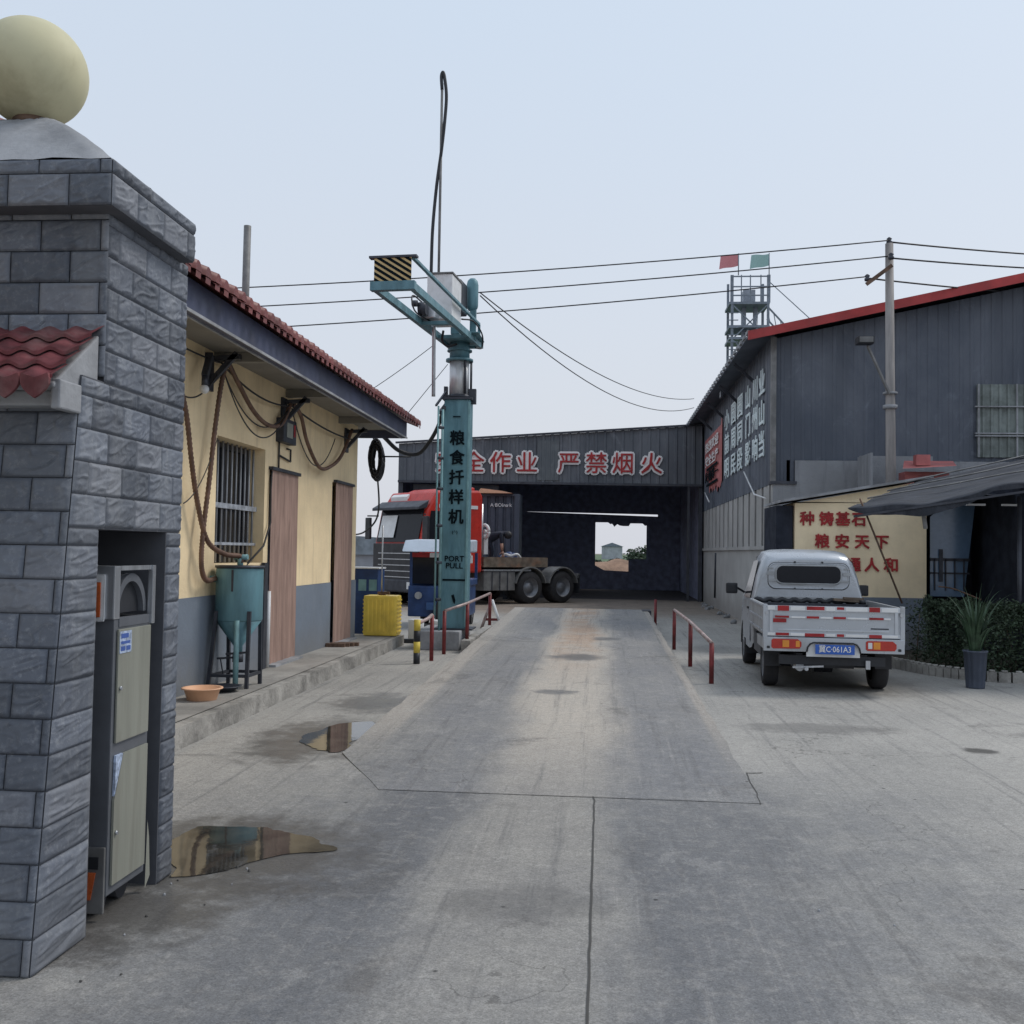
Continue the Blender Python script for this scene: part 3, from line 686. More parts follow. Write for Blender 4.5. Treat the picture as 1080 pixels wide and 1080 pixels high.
mb.poly([(WX+.012, Y0, 1.10), (WX+.012, 12.0, 1.10), (WX, 12.0, 1.10), (WX, Y0, 1.10)])
mb.build('dado', m_wains, hs)
mb = MB(); mb.box(WX-.32, WX-.29, 10.2, 16.3, .1, 2.9); mb.build('inner_lining', m_inner, hs)
# window with grille
wn = MB(); wn.box(WX-.27, WX-.25, 10.3, 11.83, 1.42, 2.76); wn = wn.build('window', m_glassdark, hs)
mb = MB()
for k in range(11):
    mb.cyl((WX-.12, 10.36+k*.14, 1.43), (WX-.12, 10.36+k*.14, 2.75), .013, n=8)
mb.build('grille', m_bar, wn)
mb = MB(); mb.box(WX-.14, WX-.085, 10.31, 11.82, 2.02, 2.075); mb.box(WX-.14, WX-.09, 10.31, 11.82, 1.62, 1.65)
mb.build('cross_bar', M('worn_white_bar', (.42, .45, .5), .5, .2, var=.4, scale=9), wn)
mb = MB(); mb.box(WX-.25, WX-.20, 10.31, 10.36, 1.43, 2.75); mb.box(WX-.25, WX-.20, 11.77, 11.82, 1.43, 2.75); mb.box(WX-.25, WX-.20, 10.36, 11.77, 2.70, 2.75); mb.box(WX-.25, WX-.20, 11.03, 11.07, 1.43, 2.70)
mb.build('frame', m_darkmetal, wn)
for (a, b, t) in ((12.0, 13.06, 2.54), (14.98, 16.0, 2.59)):
    mb = MB(); N = 14; 
    for i in range(N):
        ya, yb = a+(b-a)*i/N, a+(b-a)*(i+1)/N
        fa, fb = .012*math.sin(i*1.9), .012*math.sin((i+1)*1.9)
        mb.poly([(WX+.03+fa, ya, .20), (WX+.03+fb, yb, .20), (WX+.03+fb*.4, yb, t), (WX+.03+fa*.4, ya, t)])
    d_ = mb.build('door', m_brown, hs)
    mb = MB(); mb.box(WX+.002, WX+.06, a-.04, b+.04, t-.005, t+.035); mb.build('curtain_rail', m_darkmetal, d_)
    mb = MB(); mb.box(WX-.2, WX+.14, a-.02, b+.04, .17, .20); mb.build('threshold', m_cement, d_)
    for v in ():
        pass
# fascia, soffit, brackets
mb = MB(); mb.box(-3.36, -3.30, 1.4, 16.95, 3.47, 3.74); mb.box(-4.6, -3.36, 16.89, 16.95, 3.47, 3.74)
mb.build('fascia', m_fascia, hs)
mb = MB(); mb.box(-3.385, -3.362, 1.4, 16.89, 3.46, 3.48); mb.box(-3.298, -3.285, 1.4, 16.95, 3.465, 3.49); mb.build('fascia_strip', m_cement, hs)
mb = MB(); mb.poly([(WX, 1.4, 3.60), (-3.36, 1.4, 3.60), (-3.36, 16.89, 3.60), (WX, 16.89, 3.60)]); mb.poly([(-11, 16.4, 3.6), (WX, 16.4, 3.60), (WX, 16.89, 3.60), (-11, 16.89, 3.6)])
mb.build('soffit', m_soffit, hs)
for y_ in (10.2, 12.6, 15.2, 8.0):
    mb = MB(); mb.box(WX, -3.37, y_-.05, y_+.05, 3.50, 3.597); mb.build('eave_beam', m_soffit, hs)
# tiled roof
rf = MB(); zE, xE = 3.76, -3.20; xr, zr = -7.5, 5.42
rf.poly([(xE, 1.4, zE), (xE, 17.5, zE), (xr, 17.5, zr), (xr, 1.4, zr)]); rf.poly([(xr, 1.4, zr), (xr, 17.5, zr), (-11.8, 17.5, zE), (-11.8, 1.4, zE)])
rf.poly([(xE, 1.4, zE-.02), (xE, 17.5, zE-.02), (xr, 17.5, zr-.03), (xr, 1.4, zr-.03)])
rf.poly([(-11.8, 1.4, zE-.02), (-11.8, 17.5, zE-.02), (xr, 17.5, zr-.03), (xr, 1.4, zr-.03)])
rf.poly([(xE, 17.5, zE), (xr, 17.5, zr), (xr, 17.5, zr-.03), (xE, 17.5, zE-.02)])
rf = rf.build('roof', m_roofred, hs)
mb = MB(); per = .20; y_ = 1.4
while y_ < 17.45:
    # one barrel tile row running up the slope, its open end at the eave
    n = 6; jig = random.uniform(-.008, .008); r0 = .062
    for seg in range(1):
        A = []; B = []
        for i in range(n+1):
            t = math.pi*i/n; dy, dz = -math.cos(t)*r0, math.sin(t)*r0*1.35
            A.append((xE+.03+jig, y_+per/2+dy, zE+dz)); B.append((xr, y_+per/2+dy, zr+dz))
        for i in range(n):
            f = mb.poly([A[i], A[i+1], B[i+1], B[i]]); f.smooth = True
        mb.poly(A)
    mb.poly([(xE+.02, y_+.06, zE+.0), (xE+.02, y_+per-.04, zE), (xE+.02, y_+per-.05, zE-.055), (xE+.02, y_+.05, zE-.055)])
    y_ += per
mb.build('eave_tiles', m_roofred, rf)
mb = MB(); mb.beam((xE, 17.52, zE+.03), (xr, 17.52, zr+.04), .06, .12); mb.beam((-11.8, 17.52, zE+.03), (xr, 17.52, zr+.04), .06, .12); mb.build('verge_tiles', m_roofred, rf)
# chimney pipe behind the roof
tag(MB().cyl((-5.05, 13.9, 4.0), (-5.04, 13.9, 6.13), .052, n=12).build('chimney_pipe', m_greymetal), 'thin rusty flue pipe rising behind the storehouse roof', 'pipe')

# things on the wall
def bracket(y, z, nm, lab):
    t = thing('wall_bracket', lab, 'bracket', (WX, y, z-.2))
    mb = MB(); mb.box(WX, WX+.03, y-.09, y+.09, z-.32, z+.05); mb.beam((WX+.02, y, z-.25), (WX+.30, y, z+.06), .05, .05); mb.beam((WX+.02, y, z), (WX+.34, y, z+.02), .05, .05)
    mb.build('arm', m_darkmetal, t); return t
bracket(10.0, 3.5, 0, 'dark steel hose bracket on the yellow wall left of the barred window')
bracket(12.45, 3.42, 0, 'dark steel hose bracket above the small meter box')
bracket(15.6, 3.42, 0, 'dark steel hose bracket over the farther brown door')
HX = WX+.1
def hose(nm, pts, r, mat, label, cat='hose', rib=.0, k=12):
    mb = MB(); mb.tube(smoothpts(pts, k), r, 8, rib); return tag(mb.build(nm, mat), label, cat)
hose('brown_hose', [(HX+.05, 10.15, 3.52), (HX+.02, 10.08, 3.3), (HX, 9.98, 2.81), (HX, 9.86, 2.25), (HX, 9.74, 1.75), (HX, 9.72, 1.42), (HX+.0, 9.85, 1.27), (-3.93, 10.22, 1.28)], .025, m_hose, 'brown ribbed hose hanging from the near wall bracket to the teal tank side port', rib=.12, k=22)
hose('brown_hose', [(HX, 9.0, 3.2), (HX, 9.25, 2.85), (HX, 9.42, 2.38), (HX, 9.58, 2.02), (HX+.02, 9.80, 1.66), (HX+.1, 10.05, 1.53), (-3.72, 10.28, 1.505), (-3.70, 10.3, 1.44)], .025, m_hose, 'brown ribbed hose crossing the wall and ending on top of the teal tank', rib=.12, k=22)
hose('brown_hose', [(HX+.05, 10.15, 3.5), (HX, 10.6, 3.35), (HX, 11.1, 3.12), (HX, 11.6, 3.03), (HX, 12.1, 3.1), (HX, 12.45, 3.4)], .026, m_hose, 'brown hose looping along the wall between the first two brackets')
hose('brown_hose', [(HX, 12.55, 3.42), (HX, 12.9, 3.3), (HX, 13.2, 3.0), (HX, 13.8, 2.72), (HX, 14.4, 2.78), (HX, 15.0, 3.0), (HX, 15.6, 3.45)], .026, m_hose, 'brown hose drooping in a deep loop above the farther brown door')
for i, (a, b, s_, r_, lab) in enumerate((((HX, 8.0, 3.52), (HX, 10.1, 3.48), .05, .009, 'thin black cable running along the eave from the gate pillar'),
    ((HX, 10.1, 3.48), (HX, 12.5, 3.38), .12, .011, 'thin black cable slung under the eave above the barred window'),
    ((HX, 10.1, 3.45), (HX, 12.4, 3.35), .42, .008, 'thin black cable in a low loop over the top of the barred window'),
    ((HX+.02, 10.12, 3.4), (HX+.02, 12.3, 3.3), .50, .008, 'thin black cable in the lowest loop over the barred window'),
    ((HX, 12.5, 3.35), (HX, 14.6, 3.2), .55, .008, 'thin black cable drooping beside the meter box'),
    ((HX, 12.5, 3.38), (HX, 15.6, 3.3), .06, .012, 'thin black cable slung under the eave above the first brown door'),
    ((HX, 9.2, 3.0), (HX, 10.1, 3.45), .12, .008, 'thin black cable curving down behind the gate pillar'),
    ((HX, 9.25, 2.0), (HX, 10.05, 2.7), .12, .006, 'hair-thin cable curving below the crossed hoses'))):
    tag(MB().tube(sag(a, b, s_), r_, 6).build('wall_cable', m_cable), lab, 'cable')
tag(MB().tube([(WX+.03, 12.0, 2.52), (WX+.03, 11.97, 2.3), (WX+.04, 11.96, 1.9), (WX+.05, 11.7, 1.62), (WX-.02, 11.2, 1.35)], .012, 6).build('wall_cable', m_cable), 'black cable running down the edge of the first brown door and across to the tank', 'cable')
mt = thing('meter_box', 'small dark electric meter box with a grey window on the yellow wall', 'meter box', (WX, 12.45, 3.0))
mb = MB(); mb.box(WX, WX+.10, 12.2, 12.72, 2.90, 3.20, bev=.01); mb.build('casing', m_darkmetal, mt)
mb = MB(); mb.box(WX+.10, WX+.106, 12.32, 12.55, 2.97, 3.15); mb.build('window', m_panel, mt)
mb = MB(); mb.box(WX+.10, WX+.106, 12.60, 12.66, 3.0, 3.15); mb.build('red_mark', m_redletter, mt)
mb = MB(); mb.tube([(WX+.02, 12.28, 2.9), (WX+.02, 12.28, 2.56)], .012, 6); mb.tube([(WX+.02, 12.28, 2.74), (WX+.02, 12.75, 2.70), (WX+.02, 12.75, 2.85), (WX+.02, 12.6, 2.85)], .012, 6); mb.build('conduit', m_cable, mt)
lb = thing('bulb_lamp', 'small glowing-white glass bulb hanging under the near eave bracket', 'lamp', (-3.85, 9.55, 3.1))
mb = MB(); bmesh.ops.create_uvsphere(mb.bm, u_segments=16, v_segments=10, radius=.045, matrix=Matrix.Translation((-3.85, 9.55, 3.12))); mb.build('bulb', m_white, lb, smooth=True)
mb = MB(); mb.cyl((-3.85, 9.55, 3.16), (-3.85, 9.55, 3.24), .03); mb.beam((-3.85, 9.55, 3.24), (-3.9, 9.8, 3.5), .06, .07); mb.build('holder', m_darkmetal, lb)
mb = MB(); mb.cyl((WX+.05, 11.93, .18), (WX+.05, 11.93, 1.08), .026, n=12); dp = tag(mb.build('drain_pipe', m_white), 'short white plastic pipe standing at the edge of the first brown door', 'pipe')
mb = MB(); mb.box(WX+.013, WX+.06, 11.74, 11.86, .17, 1.42); mb.build('pipe_backing', m_darkmetal, dp)

# settling tank
tk = thing('hopper_tank', 'teal steel hopper tank with a cone bottom on four legs', 'tank', (-3.72, 10.3, .17))
TX, TY = -3.72, 10.3
mb = MB(); mb.lathe((TX, TY, 0), [(.0, 1.385), (.235, 1.385), (.238, 1.375), (.238, .86), (.232, .845)], 36); dr = mb.build('drum', m_teal, tk)
mb = MB(); mb.lathe((TX, TY, 0), [(.232, .845), (.045, .585), (.045, .50), (.0, .50)], 32); cn_ = mb.build('cone', m_teal, tk)
mb = MB(); mb.lathe((TX, TY, 0), [(.0, 1.386), (.25, 1.386), (.25, 1.41), (0, 1.412)], 36); mb.build('lid', m_darkmetal, tk)
mb = MB(); mb.cyl((TX, TY, .42), (TX, TY, .50), .055, n=12); mb.beam((TX-.2, TY-.05, .455), (TX, TY-.03, .47), .02, .02); mb.beam((TX-.16, TY-.06, .45), (TX-.13, TY-.06, .30), .01, .01); mb.build('valve', m_darkmetal, cn_)
for (dx, dy, mt_, sp) in ((.17, -.17, m_darkmetal, 1), (-.17, -.17, m_darkmetal, 1.35), (.17, .17, m_darkmetal, 1), (-.17, .17, m_darkmetal, 1)):
    mb = MB(); mb.beam((TX+dx*sp, TY+dy*1.2, .175), (TX+dx, TY+dy, .95), .035, .035); mb.build('leg', mt_, tk)
mb = MB(); mb.cyl((TX+.06, TY-.22, .175), (TX+.06, TY-.215, .86), .028, n=12); mb.build('outlet_pipe', m_teallight, tk)
mb = MB()
for (a, b) in (((-.20, -.2), (.17, -.2)), ((.17, -.2), (.17, .2)), ((.17, .2), (-.17, .2)), ((-.2, -.2), (-.17, .2))): mb.beam((TX+a[0], TY+a[1], .30), (TX+b[0], TY+b[1], .30), .03, .03)
mb.beam((TX-.05, TY-.21, .52), (TX+.17, TY-.19, .54), .02, .02)
mb.build('leg_brace', m_darkmetal, tk)
mb = MB(); mb.cyl((TX-.33, TY-.08, 1.27), (TX-.2, TY-.08, 1.27), .034); mb.cyl((TX+.0, TY, 1.40), (TX+.0, TY, 1.50), .03); mb.cyl((TX-.06, TY, 1.49), (TX+.08, TY, 1.50), .028)
mb.build('port', m_teallight, tk)
mb = MB(); mb.box(TX+.0, TX+.02, TY-.243, TY-.236, 1.15, 1.37); mb.build('level_mark', m_darkmetal, dr)
mb = MB(); mb.lathe((-3.70, 9.32, .172), [(.0, 0), (.13, 0), (.135, .005), (.165, .10), (.19, .105), (.19, .115), (.162, .115), (.13, .012), (0, .012)], 36)
tag(mb.build('plastic_basin', m_peach), 'round peach plastic basin on the pavement beside the teal tank', 'basin')
mb = MB(); mb.lathe((TX+.02, TY-.42, .172), [(.0, 0), (.09, 0), (.15, .05), (.17, .052), (.17, .06), (.148, .06), (.09, .012), (0, .012)], 32)
tag(mb.build('metal_bowl', m_darkmetal), 'shallow dark bowl on the pavement under the teal tank', 'bowl')

# ================================================================ GRAIN SAMPLER
gs = thing('grain_sampler', 'tall teal grain sampling machine with a striped arm, cabinet and high probe pole', 'machine', (-2.42, 16.95, 0))
mb = MB(); mb.box(-3.0, -2.26, 16.3, 17.7, 0, .30, bev=.02)
tag(mb.build('plinth', m_cement, gs))
CX, CY = -2.42, 16.92
cl = MB(); cl.box(CX-.215, CX+.215, CY-.2, CY+.2, .32, 4.10, bev=.012); cl = cl.build('column', m_teal, gs)
mb = MB(); mb.box(CX-.32, CX+.32, CY-.3, CY+.3, .30, .325); mb.build('base_plate', m_darkmetal, cl)
mb = MB(); mb.beam((CX+.205, CY-.215, .35), (CX+.205, CY-.215, 4.05), .035, .02); mb.build('edge_strip', m_teallight, cl)
mb = MB(); mb.box(CX-.25, CX+.25, CY-.24, CY+.24, 4.10, 4.135); mb.cyl((CX, CY, 4.135), (CX, CY, 4.19), .2, n=24); mb.box(CX+.17, CX+.29, CY-.05, CY+.05, 4.05, 4.30); mb.box(CX-.25, CX-.19, CY-.05, CY+.05, 4.1, 4.34); mb.build('flange', m_darkmetal, gs)
mb = MB(); mb.cyl((CX, CY, 4.19), (CX, CY, 4.76), .165, n=28); mb.build('piston', M('bright_steel', (.66, .68, .70), .35, .35, var=.12, scale=3, stretch=(8, 8, .5)), gs)
mb = MB(); mb.cyl((CX+.12, CY-.16, 4.2), (CX+.12, CY-.16, 4.76), .022, n=8); mb.cyl((CX+.20, CY, 4.2), (CX+.20, CY, 4.76), .02, n=8); mb.build('guide_rod', m_darkmetal, gs)
mb = MB(); mb.cyl((CX, CY, 4.76), (CX, CY, 4.80), .23, n=24); mb.cyl((CX, CY, 4.80), (CX, CY, 5.12), .17, .165, n=24); mb.cyl((CX, CY, 4.93), (CX, CY, 4.955), .21, n=24); mb.box(CX-.26, CX+.3, CY-.3, CY+.25, 5.08, 5.14); mb.build('turntable', m_teal, gs)
for i, ch in enumerate("粮食扦样机"):
    text(ch, (CX+.015, CY-.213, 3.44-i*.325), (1, 0, 0), (0, 0, 1), .255, m_dark, 'lettering', gs, .004, .026)
text('一', (CX+.0, CY-.213, 3.80), (1, 0, 0), (0, 0, 1), .13, m_dark, 'lettering', gs, .004, .03)
text("(·'·)", (CX, CY-.213, 1.90), (1, 0, 0), (0, 0, 1), .07, m_dark, 'lettering', gs, .003, .01)
text("PORT", (CX, CY-.213, 1.46), (1, 0, 0), (0, 0, 1), .13, m_dark, 'lettering', gs, .003, .012)
text("PULL", (CX, CY-.213, 1.345), (1, 0, 0), (0, 0, 1), .13, m_dark, 'lettering', gs, .003, .012)
mb = MB(); mb.box(CX-.19, CX+.19, CY-.2125, CY-.2, 1.10, 1.13); mb.build('plate_line', m_dark, cl)
mb = MB(); mb.prism([(CX-.04, .86), (CX+.0, .88), (CX+.03, .78), (CX+.02, .72), (CX-.01, .76)], 'y', CY-.2125, CY-.2); mb.build('arrow_mark', m_dark, cl)
# arm frame: local direction
A0 = Vector((-2.78, 13.15, 0)); A1 = Vector((-2.37, 17.25, 0)); ad_ = (A1-A0).normalized(); au = Vector((ad_.y, -ad_.x, 0))
def AP(t, u, z): p = A0+ad_*t+au*u; return (p.x, p.y, z)
LT = (A1-A0).length; HW = .255
arm = MB()
for u in (-HW, HW):
    arm.beam(AP(0, u, 5.06), AP(LT, u, 5.10), .07, .11)
arm.beam(AP(0, HW, 5.44), AP(LT-.1, HW, 5.44), .045, .045)
arm.beam(AP(0, -HW-.05, 5.06), AP(0, HW+.05, 5.06), .1, .12); arm.beam(AP(LT, -HW-.05, 5.10), AP(LT, HW+.05, 5.10), .08, .1)
arm.beam(AP(2.2, -HW, 5.06), AP(2.2, HW, 5.06), .08, .06); arm.beam(AP(3.2, -HW, 5.06), AP(3.2, HW, 5.06), .08, .06)
arm.beam(AP(LT-.1, HW, 5.44), AP(LT-.1, HW, 5.1), .045, .045)
arm.box(-2.36, -2.04, 16.4, 17.2, 5.145, 5.16)
arm = arm.build('arm', m_teal, gs, bevel=.006)
mb = MB(); mb.beam(AP(-.0, -HW-.07, 5.445), AP(-.0, HW+.07, 5.445), .10, .03); mb.build('arm_cap', m_darkmetal, arm)
mb = MB(); a, b = AP(-.03, -HW, 0), AP(-.03, HW, 0)
mb.poly([(a[0], a[1], 5.12), (b[0], b[1], 5.12), (b[0], b[1], 5.43), (a[0], a[1], 5.43)])
wp = mb.build('warning_plate', m_hazy, arm)
mb = MB(); va, vb = Vector(a), Vector(b); W_ = (vb-va).length; H_ = .31; e = (vb-va).normalized(); nn = Vector((e.y, -e.x, 0))*.004
def clip(poly, f):
    out = []
    for i, p in enumerate(poly):
        q = poly[(i+1) % len(poly)]; fp, fq = f(p), f(q)
        if fp >= 0: out.append(p)
        if fp*fq < 0: t = fp/(fp-fq); out.append((p[0]+(q[0]-p[0])*t, p[1]+(q[1]-p[1])*t))
    return out
k = -1.0
while k < 1.2:
    s_ = [(k-1, 5.12+H_/2+.6), (k+.045-1, 5.12+H_/2+.6+.0), (k+1.045, 5.12+H_/2-.6), (k+1, 5.12+H_/2-.6)]
    s_ = [(x_, 0) for x_ in ()] or [(k-.31*0, 0)]
    sl = .62   # drop per metre along
    P = [(0, 5.12), (W_, 5.12), (W_, 5.43), (0, 5.43)]
    P = clip(P, lambda p: (p[1]-5.12)+sl*p[0]-k); P = clip(P, lambda p: k+.042-((p[1]-5.12)+sl*p[0]))
    if len(P) > 2: mb.poly([tuple(va+e*p[0]+nn+Vector((0, 0, p[1]))) for p in P])
    k += .078
mb.build('stripe', m_dark, wp)
ang = math.atan2(ad_.y, ad_.x)-math.pi/2
def abox(t0, t1, u0, u1, z0, z1):
    mb = MB(); c = [AP(t, u, z) for t in (t0, t1) for u in (u0, u1) for z in (z0, z1)]; vs = [mb.bm.verts.new(p) for p in c]
    for q in ((0, 1, 3, 2), (4, 6, 7, 5), (0, 4, 5, 1), (2, 3, 7, 6), (0, 2, 6, 4), (1, 5, 7, 3)): mb.bm.faces.new([vs[i] for i in q])
    return mb
cb = abox(2.35, 2.95, -.20, .20, 5.16, 5.86).build('cabinet', m_white, gs, bevel=.01)
abox(2.33, 2.97, -.215, .215, 5.86, 5.885).build('cabinet_lid', m_greymetal, cb)
abox(2.1, 2.35, -.28, .0, 5.12, 5.36).build('gear_box', m_steel, gs, bevel=.02)
mb = MB(); mb.cyl(AP(2.0, -.22, 5.24), AP(2.0, -.10, 5.24), .10, n=16); mb.cyl(AP(1.9, -.3, 5.3), AP(1.9, -.22, 5.3), .05, n=12); mb.build('pulley', m_darkmetal, gs)
mb = MB(); mb.tube(smoothpts([AP(2.2, -.2, 5.36), AP(1.9, -.28, 5.42), AP(1.75, -.26, 5.3), AP(1.85, -.22, 5.15), AP(2.3, -.1, 5.1)]), .012, 6); mb.tube(smoothpts([AP(3.0, .2, 5.3), AP(3.4, .3, 5.35), AP(3.7, .38, 5.2), AP(3.8, .36, 5.0), AP(3.6, .3, 4.95)]), .014, 6); mb.tube(smoothpts([AP(3.0, -.1, 5.12), AP(3.1, -.14, 4.98), AP(3.3, -.1, 4.93), AP(3.5, 0, 5.0)]), .02, 6); mb.build('arm_cable', m_cable, gs)
mb = MB(); mb.lathe((-2.22, 16.9, 0), [(0, 5.62), (.06, 5.62), (.09, 5.66), (.1, 5.7), (.1, 6.05), (.085, 6.12), (.05, 6.16), (0, 6.17)], 24); mb.build('motor', m_teal, gs)
abox(3.25, 3.7, -.12, .12, 5.5, 6.02).build('motor_housing', m_darkmetal, gs, bevel=.02)
MB().beam((-2.2, 16.9, 5.14), (-2.2, 16.9, 5.64), .1, .1).build('motor_mount', m_teal, gs); MB().beam(AP(3.4, 0, 5.14), AP(3.4, 0, 5.5), .14, .14).build('motor_mount', m_teal, gs)
mb = MB(); mb.cyl((-2.60, 15.7, 5.12), (-2.60, 15.7, 8.95), .021, n=10); mb.build('probe_pole', m_greymetal, gs)
mb = MB(); mb.tube(smoothpts([(-2.72, 15.7, 5.88), (-2.71, 15.7, 6.6), (-2.66, 15.7, 7.3), (-2.59, 15.7, 7.9), (-2.545, 15.7, 8.4), (-2.53, 15.7, 8.75), (-2.56, 15.7, 9.02), (-2.59, 15.7, 9.13), (-2.615, 15.7, 9.06), (-2.60, 15.7, 8.85)], 10), .026, 8); mb.build('suction_hose', m_blackplastic, gs)
mb = MB(); mb.tube(sag((-2.66, 15.7, 5.1), (-2.68, 15.9, 4.02), 0), .03, 8); mb.build('drop_tube', m_steel, gs)
mb = MB(); mb.tube([(-2.62, 16.5, 3.9), (-2.62, 16.5, .1)], .022, 8); mb.tube([(-2.685, 16.45, 3.95), (-2.69, 16.45, .5)], .016, 8); pp = mb.build('riser_pipe', m_teallight, gs)
for z in (3.6, 3.1, 2.6, 2.0, 1.4, .8): MB().cyl((-2.69, 16.45, z), (-2.60, 16.5, z), .026, n=8).build('pipe_clip', m_darkmetal, pp)
MB().beam((CX-.2, CY, 4.05), (-2.66, 16.5, 3.85), .06, .06).build('pipe_bracket', m_darkmetal, pp); MB().beam((CX-.2, CY-.1, 4.25), (-2.72, 16.4, 3.95), .03, .03).build('pipe_bracket', m_darkmetal, pp)
mb = MB(); mb.tube(smoothpts([(-2.62, 16.6, 3.95), (-2.75, 16.9, 3.7), (-2.95, 17.2, 3.45), (-3.2, 17.4, 3.25), (-3.5, 17.3, 3.3), (-3.7, 17.0, 3.5)], 8), .035, 8)
tag(mb.build('black_hose', m_blackplastic), 'thick black hose slung from the storehouse eave to the teal column', 'hose')
tag(MB().tube(sag((-5.5, 17.6, 3.6), (-2.7, 16.1, 4.9), .1), .006, 5).build('stay_wire', m_cable), 'thin stay wire from the storehouse roof up to the teal machine', 'wire')
tag(MB().tube(sag((-3.6, 17.2, 3.6), (-2.6, 16.8, 4.7), .0), .006, 5).build('stay_wire', m_cable), 'short steep stay wire beside the teal machine column', 'wire')
for k_, (a, b, s_) in enumerate((((-2.1, 17, 5.95), (3.0, 34.5, 5.9+.9), .55), ((-2.1, 17, 5.9), (3.0, 34.5, 5.6+.9), .75))):
    tag(MB().tube(sag(a, b, s_), .011, 5).build('sagging_wire', m_cable), ('upper' if k_ == 0 else 'lower')+' of two thin wires sagging from the teal machine to the far warehouse eave', 'wire')
# hanging coil
mb = MB()
for k_ in range(26):
    pts = []; rr_ = .045+.085*random.random()
    for i in range(33):
        t = 2*math.pi*i/32; pts.append((-4.02+rr_*math.cos(t)+random.uniform(-.005, .005), 17.9+(k_-13)*.008, 3.22+(.14+rr_*1.6)*math.sin(t)-.03*(k_ % 3)))
    mb.tube(pts, .013, 5)
mb.tube(smoothpts([(-4.0, 17.9, 2.93), (-3.96, 17.9, 2.4), (-4.03, 17.95, 2.1), (-4.3, 18.2, 1.9), (-4.6, 18.5, 1.85)]), .016, 6)
mb.tube([(-4.02, 17.9, 3.5), (-4.05, 17.3, 3.62)], .012, 6); mb.tube([(-3.9, 17.9, 3.25), (-3.4, 17.9, 3.25)], .015, 6)
tag(mb.build('hose_coil', m_blackplastic), 'coil of black hose hanging off the far end of the storehouse eave', 'hose coil')

# ================================================================ RAILINGS
def railing(name, posts, label, group='red railings beside the ramp', railr=.024):
    t = thing(name, label, 'railing', (posts[0][0], posts[0][1], 0), group=group)
    for (x_, y_, zb, zt) in posts: MB().cyl((x_, y_, zb), (x_, y_, zt), .03, n=12).build('post', m_redrail, t)
    pts = [(p[0], p[1], p[3]) for p in posts]
    if len(posts) > 1: MB().tube(pts, railr, 8).build('handrail', m_railtop, t)
    return t
t = railing('railing', [(-2.44, 14.72, 0, .66)], 'single short red post with a bent top rail reaching to the striped bollard')
MB().tube([(-2.44, 14.72, .66), (-2.48, 14.6, .615), (-2.56, 14.35, .57), (-2.575, 14.3, .56)], .026, 8).build('handrail', m_railtop, t)
railing('railing', [(-2.41, 15.7, 0, .665), (-2.12, 16.2, .17, .765), (-2.10, 19.3, .19, .80)], 'red tube railing running past the foot of the teal column, left of the ramp')
railing('railing', [(1.37, 12.94, 0, .50), (1.27, 14.83, 0, .63), (1.22, 17.4, 0, .66)], 'red tube railing with three posts on the right side of the ramp')
railing('railing', [(1.15, 22.1, 0, .62)], 'lone red post standing right of the top of the ramp')
bo = thing('bollard', 'yellow and black striped steel bollard at the left foot of the railing', 'bollard', (-2.58, 14.3, 0))
for k_ in range(4): MB().cyl((-2.58, 14.3, .155*k_), (-2.58, 14.3, .155*(k_+1)-.001), .047, n=14).build('band', m_stripeyel if k_ % 2 else m_blackplastic, bo)
# ================================================================ small yard things, left
yt = thing('yellow_tank', 'bright yellow ribbed plastic tank standing at the end of the pavement', 'tank', (-3.6, 16.85, .17))
mb = MB(); mb.box(-3.90, -3.34, 16.6, 17.0, .18, .84, bev=.04)
for k_ in range(9): mb.box(-3.91, -3.90+.03, 16.62, 16.98, .23+k_*.065, .255+k_*.065); mb.box(-3.36, -3.33, 16.62, 16.98, .23+k_*.065, .255+k_*.065)
for k_ in range(7): mb.box(-3.84+k_*.066, -3.81+k_*.066, 16.592, 16.602, .25, .78)
mb.build('body', m_yelplastic, yt)
mb = MB(); mb.cyl((-3.63, 16.8, .84), (-3.63, 16.8, .88), .06); mb.box(-3.7, -3.5, 16.75, 16.8, .85, .90); mb.build('cap', m_rust, yt)
MB().cyl((-3.64, 16.8, .88), (-3.64, 16.8, 2.0), .012, n=6).build('rod', m_steel, yt)
bb = thing('blue_bin', 'tall navy blue steel bin with two pale squares behind the storehouse corner', 'bin', (-4.2, 18.1, 0))
mb = MB(); mb.box(-4.55, -3.96, 17.95, 18.5, .06, 1.25, bev=.015); mb.build('body', m_blue, bb)
mb = MB(); mb.box(-4.57, -3.94, 17.93, 18.52, 1.25, 1.275); mb.build('rim', m_white, bb)
for x_ in (-4.31, -4.12): MB().box(x_, x_+.14, 17.945, 17.95, .86, 1.06).build('square', m_teallight, bb)
MB().box(-4.45, -4.05, 18.0, 18.4, 0, .06).build('foot', m_darkmetal, bb)
tag(MB().lathe((-4.02, 17.55, 0), [(0, 0), (.085, 0), (.085, .55), (.06, .6), (.03, .62), (.03, .68), (0, .68)], 20).build('gas_cylinder', m_greymetal), 'small grey gas cylinder standing at the storehouse corner', 'gas cylinder')
tag(MB().box(-3.92, -3.78, 17.3, 17.45, 0, .30, bev=.01).build('electric_motor', m_darkmetal), 'small dark box motor on the ground beside the yellow tank', 'motor')
tag(MB().lathe((-3.25, 17.9, 0), [(0, 0), (.13, 0), (.14, .02), (.14, .36), (.12, .38), (0, .38)], 24).build('white_bucket', m_white), 'white plastic bucket right of the yellow tank', 'bucket')
tag(MB().lathe((-2.9, 18.1, 0), [(0, 0), (.12, 0), (.13, .02), (.13, .34), (.1, .36), (0, .36)], 24).build('white_bucket', m_white), 'white plastic bucket behind the striped bollard', 'bucket')
